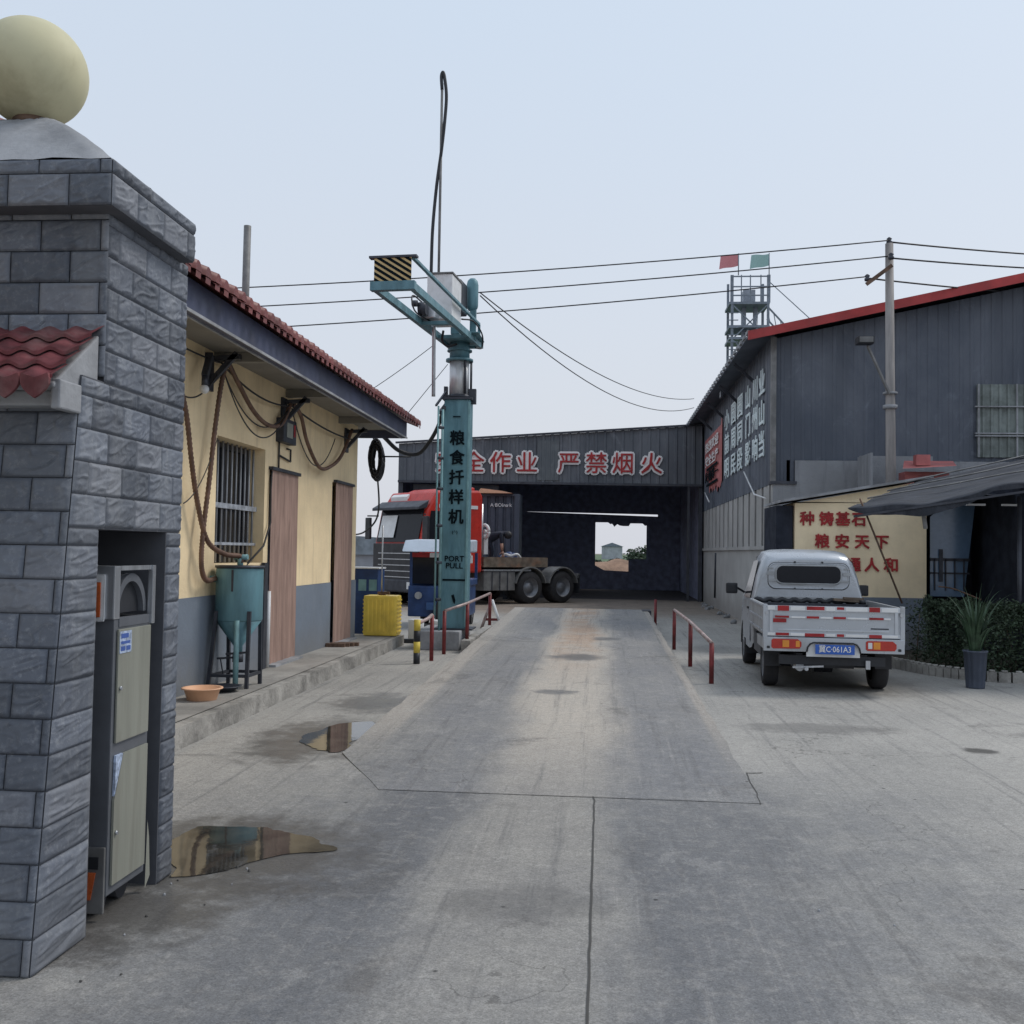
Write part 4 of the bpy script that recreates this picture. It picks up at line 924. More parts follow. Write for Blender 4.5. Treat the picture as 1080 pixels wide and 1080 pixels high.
tag(MB().box(-3.4, -2.7, 17.4, 17.5, 0, .07).build('timber_plank', m_darkmetal), 'dark timber plank lying on the ground behind the bollard', 'plank')
mb = MB()
for k_ in range(4): mb.box(-3.98+k_*.04, -3.7+k_*.05, 14.62+.07*k_, 14.70+.07*k_, .172, .225)
tag(mb.build('brick_stack', m_rust), 'few loose bricks at the foot of the farther brown door', 'bricks')

# ================================================================ blue three-wheeler
tr = thing('cargo_tricycle', 'navy blue motor tricycle with a pale visor roof parked behind the teal column', 'tricycle', (-3.3, 21.8, 0))
mb = MB(); mb.box(-4.0, -2.78, 21.0, 22.6, .22, .86, bev=.04); mb.box(-3.98, -2.74, 21.25, 22.6, .86, 1.0, bev=.03); body = mb.build('body', m_blue, tr)
mb = MB(); mb.box(-3.98, -3.92, 21.05, 21.1, .86, 1.55); mb.box(-2.80, -2.74, 21.05, 21.1, .86, 1.55); mb.box(-3.98, -3.92, 22.5, 22.55, .86, 1.55); mb.box(-2.80, -2.74, 22.5, 22.55, .86, 1.55); mb.build('pillar', m_blue, tr)
mb = MB(); mb.box(-3.92, -2.80, 21.06, 21.08, .9, 1.5); mb.build('windscreen', m_glassdark, tr)
mb = MB(); mb.prism([(20.75, 1.56), (21.1, 1.80), (22.6, 1.84), (22.6, 1.56)], 'x', -4.1, -2.76)
mb.build('visor_roof', M('visor_paint', (.48, .55, .64), .4, var=.1), tr, bevel=.03)
mb = MB(); mb.box(-3.92, -3.55, 20.98, 21.05, 1.45, 1.545); mb.build('light_bar', m_redletter, tr)
mb = MB(); mb.box(-3.55, -2.7, 20.98, 21.05, 1.45, 1.545); mb.build('light_bar', m_white, tr)
for x_ in (-3.77, -3.25):
    MB().cyl((x_, 20.93, .66), (x_, 21.0, .66), .075, n=18).build('headlight', m_steel, tr)
mb = MB(); mb.box(-3.6, -2.75, 20.93, 21.0, .36, .52, bev=.02); mb.build('bumper', m_blue2, tr)
for (x_, y_) in ((-3.3, 20.95), (-3.85, 22.3), (-2.88, 22.3)):
    wv = MB(); wv.cyl((x_-.07, y_, .27), (x_+.07, y_, .27), .27, n=24); wv = wv.build('wheel', m_tyre, tr); MB().cyl((x_-.075, y_, .27), (x_+.075, y_, .27), .13, n=16).build('rim', m_rim, wv)
mb = MB(); mb.beam((-2.74, 21.1, 1.3), (-2.68, 21.0, 1.45), .02, .02); mb.box(-2.76, -2.66, 20.98, 21.02, 1.34, 1.5, bev=.01); mb.build('mirror', m_white, tr)
# barrow with white wheels behind the rail
af = thing('trestle', 'small red and white A-shaped trestle behind the far end of the left railing', 'trestle', (-2.2, 20.6, 0))
MB().tube([(-2.42, 20.6, 0), (-2.2, 20.6, .62)], .03, 8).build('leg', m_railtop, af); MB().tube([(-1.98, 20.6, 0), (-2.2, 20.6, .62)], .03, 8).build('leg', m_white, af); MB().beam((-2.36, 20.6, .22), (-2.04, 20.6, .22), .03, .05).build('cross_bar', m_redrail, af)

# ================================================================ RED TRUCK (local frame: x forward, y left)
T = thing('tractor_truck', 'red semi-trailer tractor unit parked across the shed entrance', 'truck', (-3.03, 32.28, 0), R(225), local=True)
mb = MB(); mb.prism([(1.9, .95), (4.12, .95), (4.12, 1.75), (3.92, 2.75), (3.55, 3.3), (2.0, 3.38), (1.9, 3.2)], 'y', -1.2, 1.2)
cab = mb.build('cab', m_red, T, bevel=.07)
mb = MB(); mb.prism([(2.05, 3.33), (3.3, 3.27), (2.9, 3.42), (2.05, 3.48)], 'y', -1.0, 1.0); mb.build('roof_fairing', m_red, T, bevel=.05)
mb = MB(); mb.prism([(4.125, 1.82), (4.14, 1.82), (3.94, 2.78), (3.925, 2.78)], 'y', -1.08, 1.08); mb.build('windscreen', m_glassdark, cab)
mb = MB(); mb.prism([(4.145, 1.95), (4.16, 1.95), (4.01, 2.6), (3.995, 2.6)], 'y', -.95, -.15); mb.build('windscreen_reflection', m_white, cab)  # white panel stands in for a bright reflection on the windscreen
mb = MB(); mb.prism([(3.93, 2.8), (4.22, 2.74), (4.22, 2.82), (3.86, 3.02)], 'y', -1.22, 1.22); mb.build('sun_visor', m_darkmetal, cab, bevel=.015)
mb = MB(); mb.prism([(3.62, 3.1), (3.72, 3.02), (3.74, 3.16), (3.64, 3.24)], 'y', -.95, -.1); mb.build('roof_decal', m_whiteletter, cab)
mb = MB(); mb.prism([(2.45, 1.85), (3.95, 1.85), (3.78, 2.72), (2.45, 2.72)], 'y', 1.2, 1.215); mb.prism([(2.75, 1.9), (3.82, 1.9), (3.66, 2.65), (2.75, 2.68)], 'y', -1.215, -1.2)
mb.build('side_window', m_glassdark, cab)
mb = MB(); mb.box(2.1, 3.5, 1.2, 1.212, 2.82, 2.92); mb.build('side_stripe', m_white, cab)
dr = MB(); dr.prism([(2.45, 1.1), (3.85, 1.1), (3.9, 1.84), (2.45, 1.84)], 'y', 1.2, 1.222); dr = dr.build('door', m_red, cab, bevel=.01)
MB().box(2.72, 2.86, 1.222, 1.25, 1.6, 1.66).build('handle', m_blackplastic, dr)
mb = MB(); mb.box(4.12, 4.2, -1.15, 1.15, .55, 1.78, bev=.03); gr = mb.build('grille', m_blackplastic, T)
mb = MB()
for k_ in range(5): mb.box(4.2, 4.212, -.85, .85, .80+k_*.17, .825+k_*.17)
mb.build('grille_bar', m_steel, gr)
mb = MB(); mb.box(3.6, 4.25, -1.24, 1.24, .38, .75, bev=.05); bu = mb.build('bumper', m_darkmetal, T)
for s_ in (-1, 1): MB().box(4.25, 4.27, s_*.95-.2, s_*.95+.2, .48, .68, bev=.01).build('headlight', m_white, bu)
for s_ in (-1, 1):
    mb = MB(); mb.beam((4.0, s_*1.2, 2.6), (4.2, s_*1.5, 2.6), .04, .04); mb.box(4.12, 4.2, s_*1.5-.13, s_*1.5+.13, 1.9, 2.55, bev=.03); mb.build('mirror', m_blackplastic, T)
mb = MB(); mb.box(-2.0, 3.5, -.45, -.33, .72, .98); mb.box(-2.0, 3.5, .33, .45, .72, .98); mb.box(-1.95, -1.87, -.33, .33, .72, .98); mb.box(.9, 1.0, -.33, .33, .72, .98); mb.build('chassis', m_greymetal, T)
mb = MB(); mb.box(.62, 1.82, .48, 1.2, .42, .98, bev=.02); mb.box(.62, 1.82, -1.2, -.48, .42, .98, bev=.02); fb = mb.build('fuel_tank', m_greymetal, T)
mb = MB()
for x_ in (.9, 1.2, 1.5): mb.box(x_, x_+.03, 1.2, 1.215, .42, .98)
mb.build('tank_strap', m_darkmetal, fb)
mb = MB(); mb.box(.0, 1.85, -1.15, 1.22, 1.0, 1.05); mb.build('deck', m_steel, T)
mb = MB(); mb.box(-.75, 1.8, -.55, 1.15, 1.12, 1.17); mb.box(-.75, 1.8, 1.05, 1.15, 1.17, 1.42); mb.box(-.75, -.65, -.55, 1.05, 1.17, 1.42); mb.build('load_tray', m_wood, T)
mb = MB(); mb.box(-.6, 1.7, -.4, .4, 1.05, 1.12); mb.build('coupling', m_darkmetal, T)
mb = MB(); mb.cyl((1.72, .9, 1.2), (1.72, .9, 3.0), .06); mb.cyl((1.6, .5, 1.2), (1.6, .5, 2.6), .05); mb.box(1.55, 1.85, .1, .9, 2.0, 2.06); mb.build('exhaust_stack', m_steel, T)
mb = MB(); n_ = 22; ring = [(1.55+.0, .85+.20*math.cos(2*math.pi*i/n_), 2.18+.20*math.sin(2*math.pi*i/n_)) for i in range(n_+1)]; mb.tube(ring, .05, 8); mb.build('hose_ring', m_white, T)
mb = MB(); mb.cyl((1.5, .85, 2.18), (1.58, .85, 2.18), .06); mb.box(1.45, 1.6, .8, .9, 1.5, 2.1); mb.build('filter', m_white, T)
def bigwheel(x_, s_):
    wv = MB(); ww = .52 if x_ < 1 else .3
    y0_, y1_ = (s_*1.22, s_*(1.22-ww))
    prof = [(.30, 0), (.46, .0), (.50, .05), (.50, ww-.05), (.46, ww), (.30, ww)]
    n = 36; rings = []
    for (r_, d_) in prof:
        rings.append([wv.bm.verts.new((x_+r_*math.cos(2*math.pi*i/n), s_*(1.22-d_), .5+r_*math.sin(2*math.pi*i/n))) for i in range(n)])
    for a, b in zip(rings, rings[1:]):
        for i in range(n): wv.bm.faces.new((a[i], a[(i+1) % n], b[(i+1) % n], b[i])).smooth = True
    wv = wv.build('wheel', m_tyre, T)
    mb = MB(); rings = []
    for (r_, d_) in [(.30, .0), (.285, .02), (.26, .12 if x_ < 1 else .03), (.16, .14 if x_ < 1 else .02), (.13, .06 if x_ < 1 else -.03), (.0, .05 if x_ < 1 else -.04)]:
        rings.append([mb.bm.verts.new((x_+max(r_, .002)*math.cos(2*math.pi*i/n), s_*(1.22-d_), .5+max(r_, .002)*math.sin(2*math.pi*i/n))) for i in range(n)])
    for a, b in zip(rings, rings[1:]):
        for i in range(n): mb.bm.faces.new((a[i], a[(i+1) % n], b[(i+1) % n], b[i])).smooth = True
    mb.build('rim', m_rim, wv)
for x_ in (0, -1.35, 3.2):
    for s_ in (1, -1): bigwheel(x_, s_)
for x_ in (0, -1.35):
    for s_ in (1, -1):
        mb = MB(); n = 14; o_, i_ = .64, .60; c_ = (x_, .52)
        O = [(x_+.64*math.cos(R(12+156*i/n)), .50+.64*math.sin(R(12+156*i/n))) for i in range(n+1)]
        I = [(x_+.60*math.cos(R(12+156*i/n)), .50+.60*math.sin(R(12+156*i/n))) for i in range(n+1)]
        mb.prism(O+I[::-1], 'y', s_*.68, s_*1.25); mb.build('mudguard', m_greymetal, T)
mb = MB(); mb.box(-2.08, -2.04, .7, 1.22, .3, .9); mb.box(-2.08, -2.04, -1.22, -.7, .3, .9); mb.build('mud_flap', m_blackplastic, T)
mb = MB(); mb.box(-2.1, -2.0, -1.2, 1.2, .78, .92); mb.build('rear_bar', m_greymetal, T)
# bundle and person on the deck
mb = MB(); bmesh.ops.create_icosphere(mb.bm, subdivisions=4, radius=1, matrix=Matrix.Identity(4))
rt = Matrix.Rotation(R(-45), 3, 'Z')
for v in mb.bm.verts:
    d = 1+.25*noise.noise(v.co*2.2)+.08*noise.noise(v.co*6); p = Vector((v.co.x*.42, v.co.y*.28, max(-.6, v.co.z)*.24))*d; v.co = rt.inverted()@p+Vector((-2.86, 31.75, 1.32))
tag(mb.build('cloth_bundle', None or m_blue, smooth=True), 'blue and white cloth bundle lying on the truck deck under the person\'s hand', 'bundle')
mb = MB(); mb.tube(smoothpts([(-3.2, 31.45, 1.25), (-3.0, 31.4, 1.5), (-2.8, 31.42, 1.46), (-2.6, 31.5, 1.50), (-2.45, 31.7, 1.26)]), .045, 6)
mb.build('white_strap', m_white, bpy.data.objects['cloth_bundle'])

def figure(name, label, J, E_, rad, mats, parts_fn=None):
    me = bpy.data.meshes.new(name); keys = list(J); idx = {k: i for i, k in enumerate(keys)}
    me.from_pydata([J[k] for k in keys], [(idx[a], idx[b]) for a, b in E_], []); me.materials.append(mats)
    o = bpy.data.objects.new(name, me); COL.objects.link(o)
    md = o.modifiers.new('skin', 'SKIN'); md.use_smooth_shade = True
    for i, k in enumerate(keys): 
        me.skin_vertices[0].data[i].radius = (rad[k], rad[k]); me.skin_vertices[0].data[i].use_root = (i == 0)
    sb = o.modifiers.new('sub', 'SUBSURF'); sb.levels = sb.render_levels = 1
    return o
# bending figure; works left to right in the picture plane (direction e), deck at z=1.18
pb = Vector((-3.45, 31.45, 1.18)); ex = Vector((.95, .0, 0)); ey = Vector((0, 1, 0))
def J3(a, b, z): return tuple(pb+ex*a+ey*b+Vector((0, 0, z)))
J = {'pelvis': J3(-.04, 0, .74), 'belly': J3(.10, 0, .90), 'chest': J3(.30, 0, 1.00), 'neck': J3(.46, 0, .98), 'head0': J3(.53, 0, .96), 'head1': J3(.62, -.02, .90),
     'shl': J3(.36, .19, .96), 'ell': J3(.40, .2, .68), 'wrl': J3(.46, .16, .45), 'hal': J3(.49, .15, .37),
     'shr': J3(.36, -.19, .96), 'elr': J3(.40, -.2, .66), 'wrr': J3(.42, -.17, .41), 'har': J3(.44, -.16, .32),
     'hil': J3(-.06, .1, .70), 'knl': J3(.06, .12, .40), 'anl': J3(-.08, .12, .08), 'fol': J3(.08, .12, .04),
     'hir': J3(-.06, -.1, .70), 'knr': J3(.10, -.12, .40), 'anr': J3(-.02, -.12, .08), 'for': J3(.14, -.12, .04)}
E_ = [('pelvis', 'belly'), ('belly', 'chest'), ('chest', 'neck'), ('neck', 'head0'), ('head0', 'head1'), ('chest', 'shl'), ('shl', 'ell'), ('ell', 'wrl'), ('wrl', 'hal'), ('chest', 'shr'), ('shr', 'elr'), ('elr', 'wrr'), ('wrr', 'har'),
      ('pelvis', 'hil'), ('hil', 'knl'), ('knl', 'anl'), ('anl', 'fol'), ('pelvis', 'hir'), ('hir', 'knr'), ('knr', 'anr'), ('anr', 'for')]
rad = dict(pelvis=.18, belly=.18, chest=.19, neck=.07, head0=.10, head1=.11, shl=.07, ell=.048, wrl=.034, hal=.04, shr=.07, elr=.048, wrr=.034, har=.04, hil=.10, knl=.075, anl=.05, fol=.045, hir=.10, knr=.075, anr=.05)
rad['for'] = .045
pe = figure('person', '', J, E_, rad, m_shirt)
tag(pe, 'person in dark clothes bending forward on the truck deck with one bare arm down', 'person')
mb = MB(); mb.cyl(J['elr'], J['wrr'], .052, .04, n=12); mb.cyl(J['wrr'], J['har'], .04, .035, n=12)
for k_ in range(4):
    b0 = Vector(J['har'])+Vector((-.03+.02*k_, -.0, -.01)); mb.tube([b0, b0+Vector((.01, -.01, -.05)), b0+Vector((.02, .0, -.085+.008*abs(k_-1.5)))], .009, 6)
b0 = Vector(J['wrr'])+Vector((-.04, 0, -.04)); mb.tube([b0, b0+Vector((-.03, 0, -.03)), b0+Vector((-.035, 0, -.06))], .011, 6)
mb.build('bare_forearm', m_skin, pe)
mb = MB(); bmesh.ops.create_uvsphere(mb.bm, u_segments=14, v_segments=10, radius=.125, matrix=Matrix.Translation(Vector(J['head1'])+Vector((-.03, 0, .02)))); mb.build('hair', m_cable, pe, smooth=True)

# container on trailer behind the truck
ct = thing('shipping_container', 'slate blue corrugated container behind the red truck cab', 'container', (-4.6, 34.2, 0))
mb = MB(); corrug(mb, -6.3, -2.85, lambda u: 1.25, lambda u: 3.42, lambda u, z, d: (u, 33.75+d, z), .26, .05)
mb.poly([(-6.3, 33.8, 3.42), (-2.8, 33.8, 3.42), (-2.8, 34.85, 3.42), (-6.3, 34.85, 3.42)]); mb.poly([(-2.8, 33.8, 1.25), (-2.8, 34.85, 1.25), (-2.8, 34.85, 3.42), (-2.8, 33.8, 3.42)])
mb.poly([(-6.3, 33.8, 1.25), (-6.3, 34.85, 1.25), (-6.3, 34.85, 3.42), (-6.3, 33.8, 3.42)]); mb.poly([(-6.3, 34.85, 1.25), (-2.8, 34.85, 1.25), (-2.8, 34.85, 3.42), (-6.3, 34.85, 3.42)])
cc = mb.build('side_panel', m_contain, ct)
mb = MB(); mb.box(-2.9, -2.74, 33.7, 34.9, 1.2, 3.5); mb.box(-6.36, -6.25, 33.7, 34.9, 1.2, 3.5); mb.box(-6.25, -2.9, 33.7, 33.82, 3.42, 3.5); mb.box(-6.25, -2.9, 33.7, 33.82, 1.2, 1.3); mb.build('frame', m_contain, ct)
mb = MB(); mb.box(-6.3, -2.8, 33.9, 34.7, 1.0, 1.2); mb.build('trailer_bed', m_darkmetal, ct)
for x_ in (-5.9, -3.2): MB().box(x_-.08, x_+.08, 34.0, 34.6, 0, 1.0).build('support_leg', m_darkmetal, ct)
text("A·BOIna·k", (-3.35, 33.69, 3.12), (1, 0, 0), (0, 0, 1), .17, m_whiteletter, 'lettering', ct, .003, .01)
mb = MB(); mb.prism([(-4.1, 3.52), (-4.0, 3.66), (-3.3, 3.58), (-2.95, 3.505), (-4.0, 3.505)], 'y', 33.4, 34.6); mb.build('roof_sheet', m_peachroof, ct)

# ================================================================ SHED across the end
sh = thing('storage_shed', 'wide dark metal shed with red slogan letters closing the end of the yard', 'shed', (-2, 35, 0))
XA, XB = -7.08, 3.36
ztop = lambda u: 5.28+(u-XA)*(.68/(XB-XA))
zbot = lambda u: 4.0-(u-XA)*.005
mb = MB(); corrug(mb, XA, XB, zbot, ztop, lambda u, z, d: (u, 35-d, z), .3, .03); mb.build('fascia', m_shedmetal, sh)
m_patch = corrugated_paint('patch_metal', (.095, .11, .125), (.14, .155, .165), .6)
MB().box(-5.65, -4.7, 34.955, 34.965, 4.1, 4.9).build('patch_sheet', m_patch, sh)
mb = MB(); corrug(mb, -2.25, -1.5, lambda u: 4.05, lambda u: 5.42, lambda u, z, d: (u, 34.955-d, z), .15, .012); mb.build('patch_sheet', m_patch, sh)
mb = MB(); mb.beam((XA-.1, 34.93, ztop(XA)+.03), (XB, 34.93, ztop(XB)+.03), .12, .06); mb.beam((XA, 34.95, 3.97), (XB, 34.95, 3.92), .08, .08); mb.build('trim', m_darkmetal, sh)
mb = MB()
mb.poly([(XA, 35, 5.25), (XB, 35, 5.93), (XB, 46, 5.93), (XA, 46, 5.25)]); mb.build('roof', m_inner, sh)
mb = MB(); mb.poly([(XA, 35.02, 0), (XA, 46, 0), (XA, 46, 5.25), (XA, 35.02, 5.25)]); mb.poly([(XB, 35.02, 0), (XB, 46, 0), (XB, 46, 5.9), (XB, 35.02, 5.9)])
# back wall with a ragged opening
wx0, wx1, wz0, wz1 = -.30, 1.92, .82, 2.93
Yb = 45
sl = lambda x_: 3.36-.026*(x_+3.3); 
mb.poly([(XA, Yb, 0), (wx0, Yb, 0), (wx0, Yb, sl(wx0)), (-3.3, Yb, sl(-3.3)), (XA, Yb, sl(-3.3))]); mb.poly([(wx1, Yb, 0), (XB, Yb, 0), (XB, Yb, sl(2.4)), (2.4, Yb, sl(2.4)), (wx1, Yb, sl(wx1))])
mb.poly([(-3.3, Yb, sl(-3.3)+.004), (2.4, Yb, sl(2.4)+.085), (XB, Yb, sl(2.4)+.085), (XB, Yb, 5.9), (XA, Yb, 5.2), (XA, Yb, sl(-3.3)+.004)]); mb.poly([(XA, Yb, sl(-3.3)), (-3.3, Yb, sl(-3.3)), (-3.3, Yb, sl(-3.3)+.004), (XA, Yb, sl(-3.3)+.004)]); mb.poly([(XB, Yb, sl(2.4)), (2.4, Yb, sl(2.4)), (2.4, Yb, sl(2.4)+.085), (XB, Yb, sl(2.4)+.085)])
mb.poly([(wx0, Yb, 0), (wx1, Yb, 0), (wx1, Yb, 1.35), (1.15, Yb, 1.35), (1.15, Yb, .80), (.1, Yb, .84), (wx0, Yb, 1.05)])
top = [(wx0, 2.93), (.25, 2.93), (.35, 2.85), (.42, 2.88), (.52, 2.74), (.65, 2.86), (.75, 2.80), (.9, 2.78), (1.15, 2.78), (1.22, 2.9), (1.75, 2.9), (1.85, 2.8), (wx1, 2.82)]
mb.poly([(x_, Yb, z) for x_, z in top]+[(wx1, Yb, sl(wx1)), (wx0, Yb, sl(wx0))])
mb.build('inner_wall', m_inner, sh)
mb = MB(); mb.poly([(XA, 35.6, .006), (XB, 35.6, .006), (XB, 45, .006), (XA, 45, .006)]); mb.build('floor', m_innerfloor, sh)
mb = MB(); mb.box(XA, XA+.16, 35.03, 35.25, 0, 3.96); mb.box(XB-.5, XB-.42, 35.03, 35.13, 0, 3.92); mb.box(XB-.12, XB-.002, 35.03, 35.2, 0, 3.92); mb.build('door_post', m_darkmetal, sh)
mb = MB(); mb.box(-6.6, -3.6, 35.3, 35.36, 3.3, 3.9); mb.tube(smoothpts([(-6.6, 34.9, 3.55), (-6.0, 34.9, 3.5), (-5.3, 34.9, 3.6), (-4.9, 34.9, 3.95)]), .03, 6); mb.build('hanging_pipe', m_darkmetal, sh)
for ch, x_ in zip("安全作业严禁烟火", (-5.40, -4.44, -3.52, -2.6, -1.17, -.23, .67, 1.63)):
    lt = text(ch, (x_, 34.93, 4.60), (1, 0, 0), (0, 0, 1), .76, m_whiteletter, 'sign_letter', sh, .01, .10)
    text(ch, (x_, 34.90, 4.60), (1, 0, 0), (0, 0, 1), .76, m_redletter, 'letter_face', lt, .02, .008)
# beyond the shed opening
mb = MB(); bmesh.ops.create_uvsphere(mb.bm, u_segments=32, v_segments=12, radius=1, matrix=Matrix.Diagonal((3.4, 3, 1.25, 1)))
for v in mb.bm.verts: v.co += Vector((1.0, 56, -.1)); v.co.z += .3*noise.noise(v.co*1.2)
tag(mb.build('earth_mound', m_earth, smooth=True), 'low brown earth mound seen through the opening at the back of the shed', 'earth mound')
for i, (x_, y_, w_, h_, lab) in ((1, (2.5, 260, 2.6, 3.2, 'low grey farm building beyond the earth mound')),):
    t = thing('distant_building' if i else 'silo', lab, 'building' if i else 'silo', (x_, y_, 0))
    if i == 0: MB().cyl((x_, y_, 0), (x_, y_, h_), .6, n=18).build('shell', m_farwall, t); MB().cyl((x_, y_, h_), (x_, y_, h_+.6), .6, .1, n=18).build('roof', m_farwall, t)
    else: MB().box(x_-w_, x_+w_, y_, y_+4, 0, h_).build('wall', m_farwall, t); MB().prism([(x_-w_-.3, h_), (x_+w_+.3, h_), (x_, h_+1)], 'y', y_-.3, y_+4).build('roof', m_fardk, t)
def leafball(mb, c, rx, ry, rz, n, s_, flat=1.):
    for _ in range(n):
        d = Vector((random.gauss(0, 1), random.gauss(0, 1), random.gauss(0, 1))).normalized(); r_ = random.random()**.4
        p = Vector(c)+Vector((d.x*rx*r_, d.y*ry*r_, d.z*rz*r_)); p += Vector((noise.noise(p*1.3), noise.noise(p*1.3+Vector((5, 0, 0))), noise.noise(p*1.3+Vector((0, 5, 0)))))*min(rx, rz)*.4
        u = Vector((random.gauss(0, 1), random.gauss(0, 1), random.gauss(0, .5))).normalized(); v = u.cross(Vector((random.gauss(0, 1), random.gauss(0, 1), random.gauss(0, 1)))).normalized()
        q = s_*random.uniform(.6, 1.3)
        if p.z < .02: continue
        mb.poly([p-u*q, p-v*q*.45, p+u*q, p+v*q*.45])
for i, (x_, y_, r_) in enumerate(((3.5, 85, 1.5), (1.3, 95, .7), (-.6, 90, .7))):
    t = thing('bush', 'dark green bush growing in the field beyond the shed', 'bush', (x_, y_, 0), group='bushes beyond the shed')
    mb = MB(); leafball(mb, (x_, y_, r_*.75), r_*1.2, r_, r_*.7, 900, .22); mb.build('foliage', m_leafdk, t)
    MB().cyl((x_, y_, 0), (x_, y_, r_), .08, .04, n=6).build('stem', m_wood, t)
# grey hut and post left of the shed
hb = thing('grey_hut', 'pale grey corrugated hut glimpsed between the storehouse and the truck', 'hut', (-10.6, 45, 0))
mb = MB(); mb.box(-11.6, -9.3, 45, 48, 0, 1.35); mb.build('wall', m_farwall, hb); mb = MB(); mb.prism([(-11.8, 1.35), (-9.1, 1.35), (-9.6, 2.1), (-11.3, 2.2)], 'y', 44.8, 48.2); mb.build('roof', M('hut_roof', (.28, .32, .35), .7, var=.4, scale=1.5), hb)
tag(MB().beam((-8.75, 40, 0), (-8.75, 40, 2.1), .1, .1).build('marker_post', m_redletter), 'thin red post standing left of the truck grille', 'post')

# ================================================================ WAREHOUSE, right
wh = thing('warehouse', 'big slate metal warehouse with red roof edge over a concrete lower wall', 'warehouse', (9, 28, 0))
SX, FY = 3.42, 20.93
GS = .2125
zr_ = lambda u: 6.02+(u-2.87)*GS if u < 14 else 6.02+(14-2.87)*GS-(u-14)*GS
def zb_(u): return 3.07 if u < 3.83 else 3.52
mb = MB()
for (a, b, zq) in ((SX, 3.83, 3.07), (3.83, 25.0, 3.50)): corrug(mb, a, b, lambda u: zq, lambda u: zr_(u)-.16, lambda u, z, d: (u, FY-d, z), .205, .012)
mb.build('gable_sheet', m_slatemetal, wh)
mb = MB(); corrug(mb, FY, 41, lambda u: 3.05, lambda u: 6.1, lambda u, z, d: (SX-d, u, z), .5, .025)
mb.poly([(25, FY, 0), (25, 41, 0), (25, 41, 6), (25, FY, 6)]); mb.poly([(SX, 41, 0), (25, 41, 0), (25, 41, 6), (14, 41, 8), (SX, 41, 6)])
mb.build('side_sheet', m_slatemetal, wh)
mb = MB(); mb.beam((SX-.02, FY-.02, 3.05), (SX-.02, FY-.02, 6.0), .1, .1); mb.build('corner_trim', m_greymetal, wh)
mb = MB()
for (a, b) in ((2.86, 14.0), (14.0, 25.6)):
    mb.prism([(a, zr_(a)), (b, zr_(b)), (b, zr_(b)-.05), (a, zr_(a)-.05)], 'y', FY-.42, 41.5)
ro = mb.build('roof', m_slatemetal, wh)
mb = MB()
for (a, b) in ((2.83, 14.0), (14.0, 25.6)): mb.prism([(a, zr_(a)+.03), (b, zr_(b)+.03), (b, zr_(b)-.15), (a, zr_(a)-.15)], 'y', FY-.46, FY-.425)
mb.build('roof_trim', m_redtrim, ro)
mb = MB()
y_ = FY-.4
while y_ < 41:
    mb.beam((2.84, y_, zr_(2.84)+.02), (2.84, y_+.25, zr_(2.84)+.02), .04, .07); y_ += .5
mb.build('eave_rib', m_cement, ro)
for y_ in (23.5, 26.5, 29.5, 32.5): MB().beam((SX, y_, 5.5), (2.95, y_, 5.93), .05, .07).build('eave_strut', m_darkmetal, wh)
tag(MB().box(2.95, 3.0, 26.2, 26.5, 5.6, 5.75).build('eave_lamp', m_darkmetal, wh))
# side concrete wall with pilasters and vertical slots
mb = MB(); mb.box(SX, SX+.25, FY+.02, 41, 0, 1.72); mb.box(SX-.05, SX+.02, FY+.02, 41, 1.72, 1.80)
mb.build('lower_wall', m_concwall, wh)
MB().box(SX+.035, SX+.25, FY+.02, 41, 1.8, 3.05).build('slot_recess', m_deepdark, wh)  # near-black face stands in for the shade inside the slots
mb = MB(); y_ = FY+.02; k_ = 0
while y_ < 41:
    mb.box(SX-.0, SX+.033, y_, y_+(.74 if k_ else .34), 1.802, 3.048); y_ += 1.0 if k_ else .55; k_ += 1
mb.build('pilaster', m_concwall, wh)
mb = MB(); mb.box(SX+.25, 25, FY-.0, FY+.25, 0, 3.52); mb.box(SX-.02, 3.83, FY-.06, FY, 0, 3.07); mb.box(3.83, 25, FY-.06, FY, 0, 3.51); mb.build('front_block_wall', m_block, wh)
mb = MB(); mb.box(SX-.08, 3.86, FY-.10, FY+.2, 3.03, 3.09); mb.build('ledge', m_darkmetal, wh)
# translucent strip window on the gable
fw = MB(); corrug(fw, 7.35, 9.5, lambda u: 3.60, lambda u: 5.05, lambda u, z, d: (u, FY-.035-d, z), .16, .03); fw = fw.build('translucent_sheet', M('green_grey_fibreglass', (.20, .23, .22), .6, var=.35, scale=4), wh)
mb = MB()
for z in (4.02, 4.07, 4.60): mb.beam((7.3, FY-.09, z), (9.6, FY-.09, z), .05, .025)
for u in (7.37, 8.1, 8.35, 9.0): mb.beam((u, FY-.08, 3.6), (u, FY-.08, 5.05), .03, .03)
mb.build('frame', m_cement, fw)
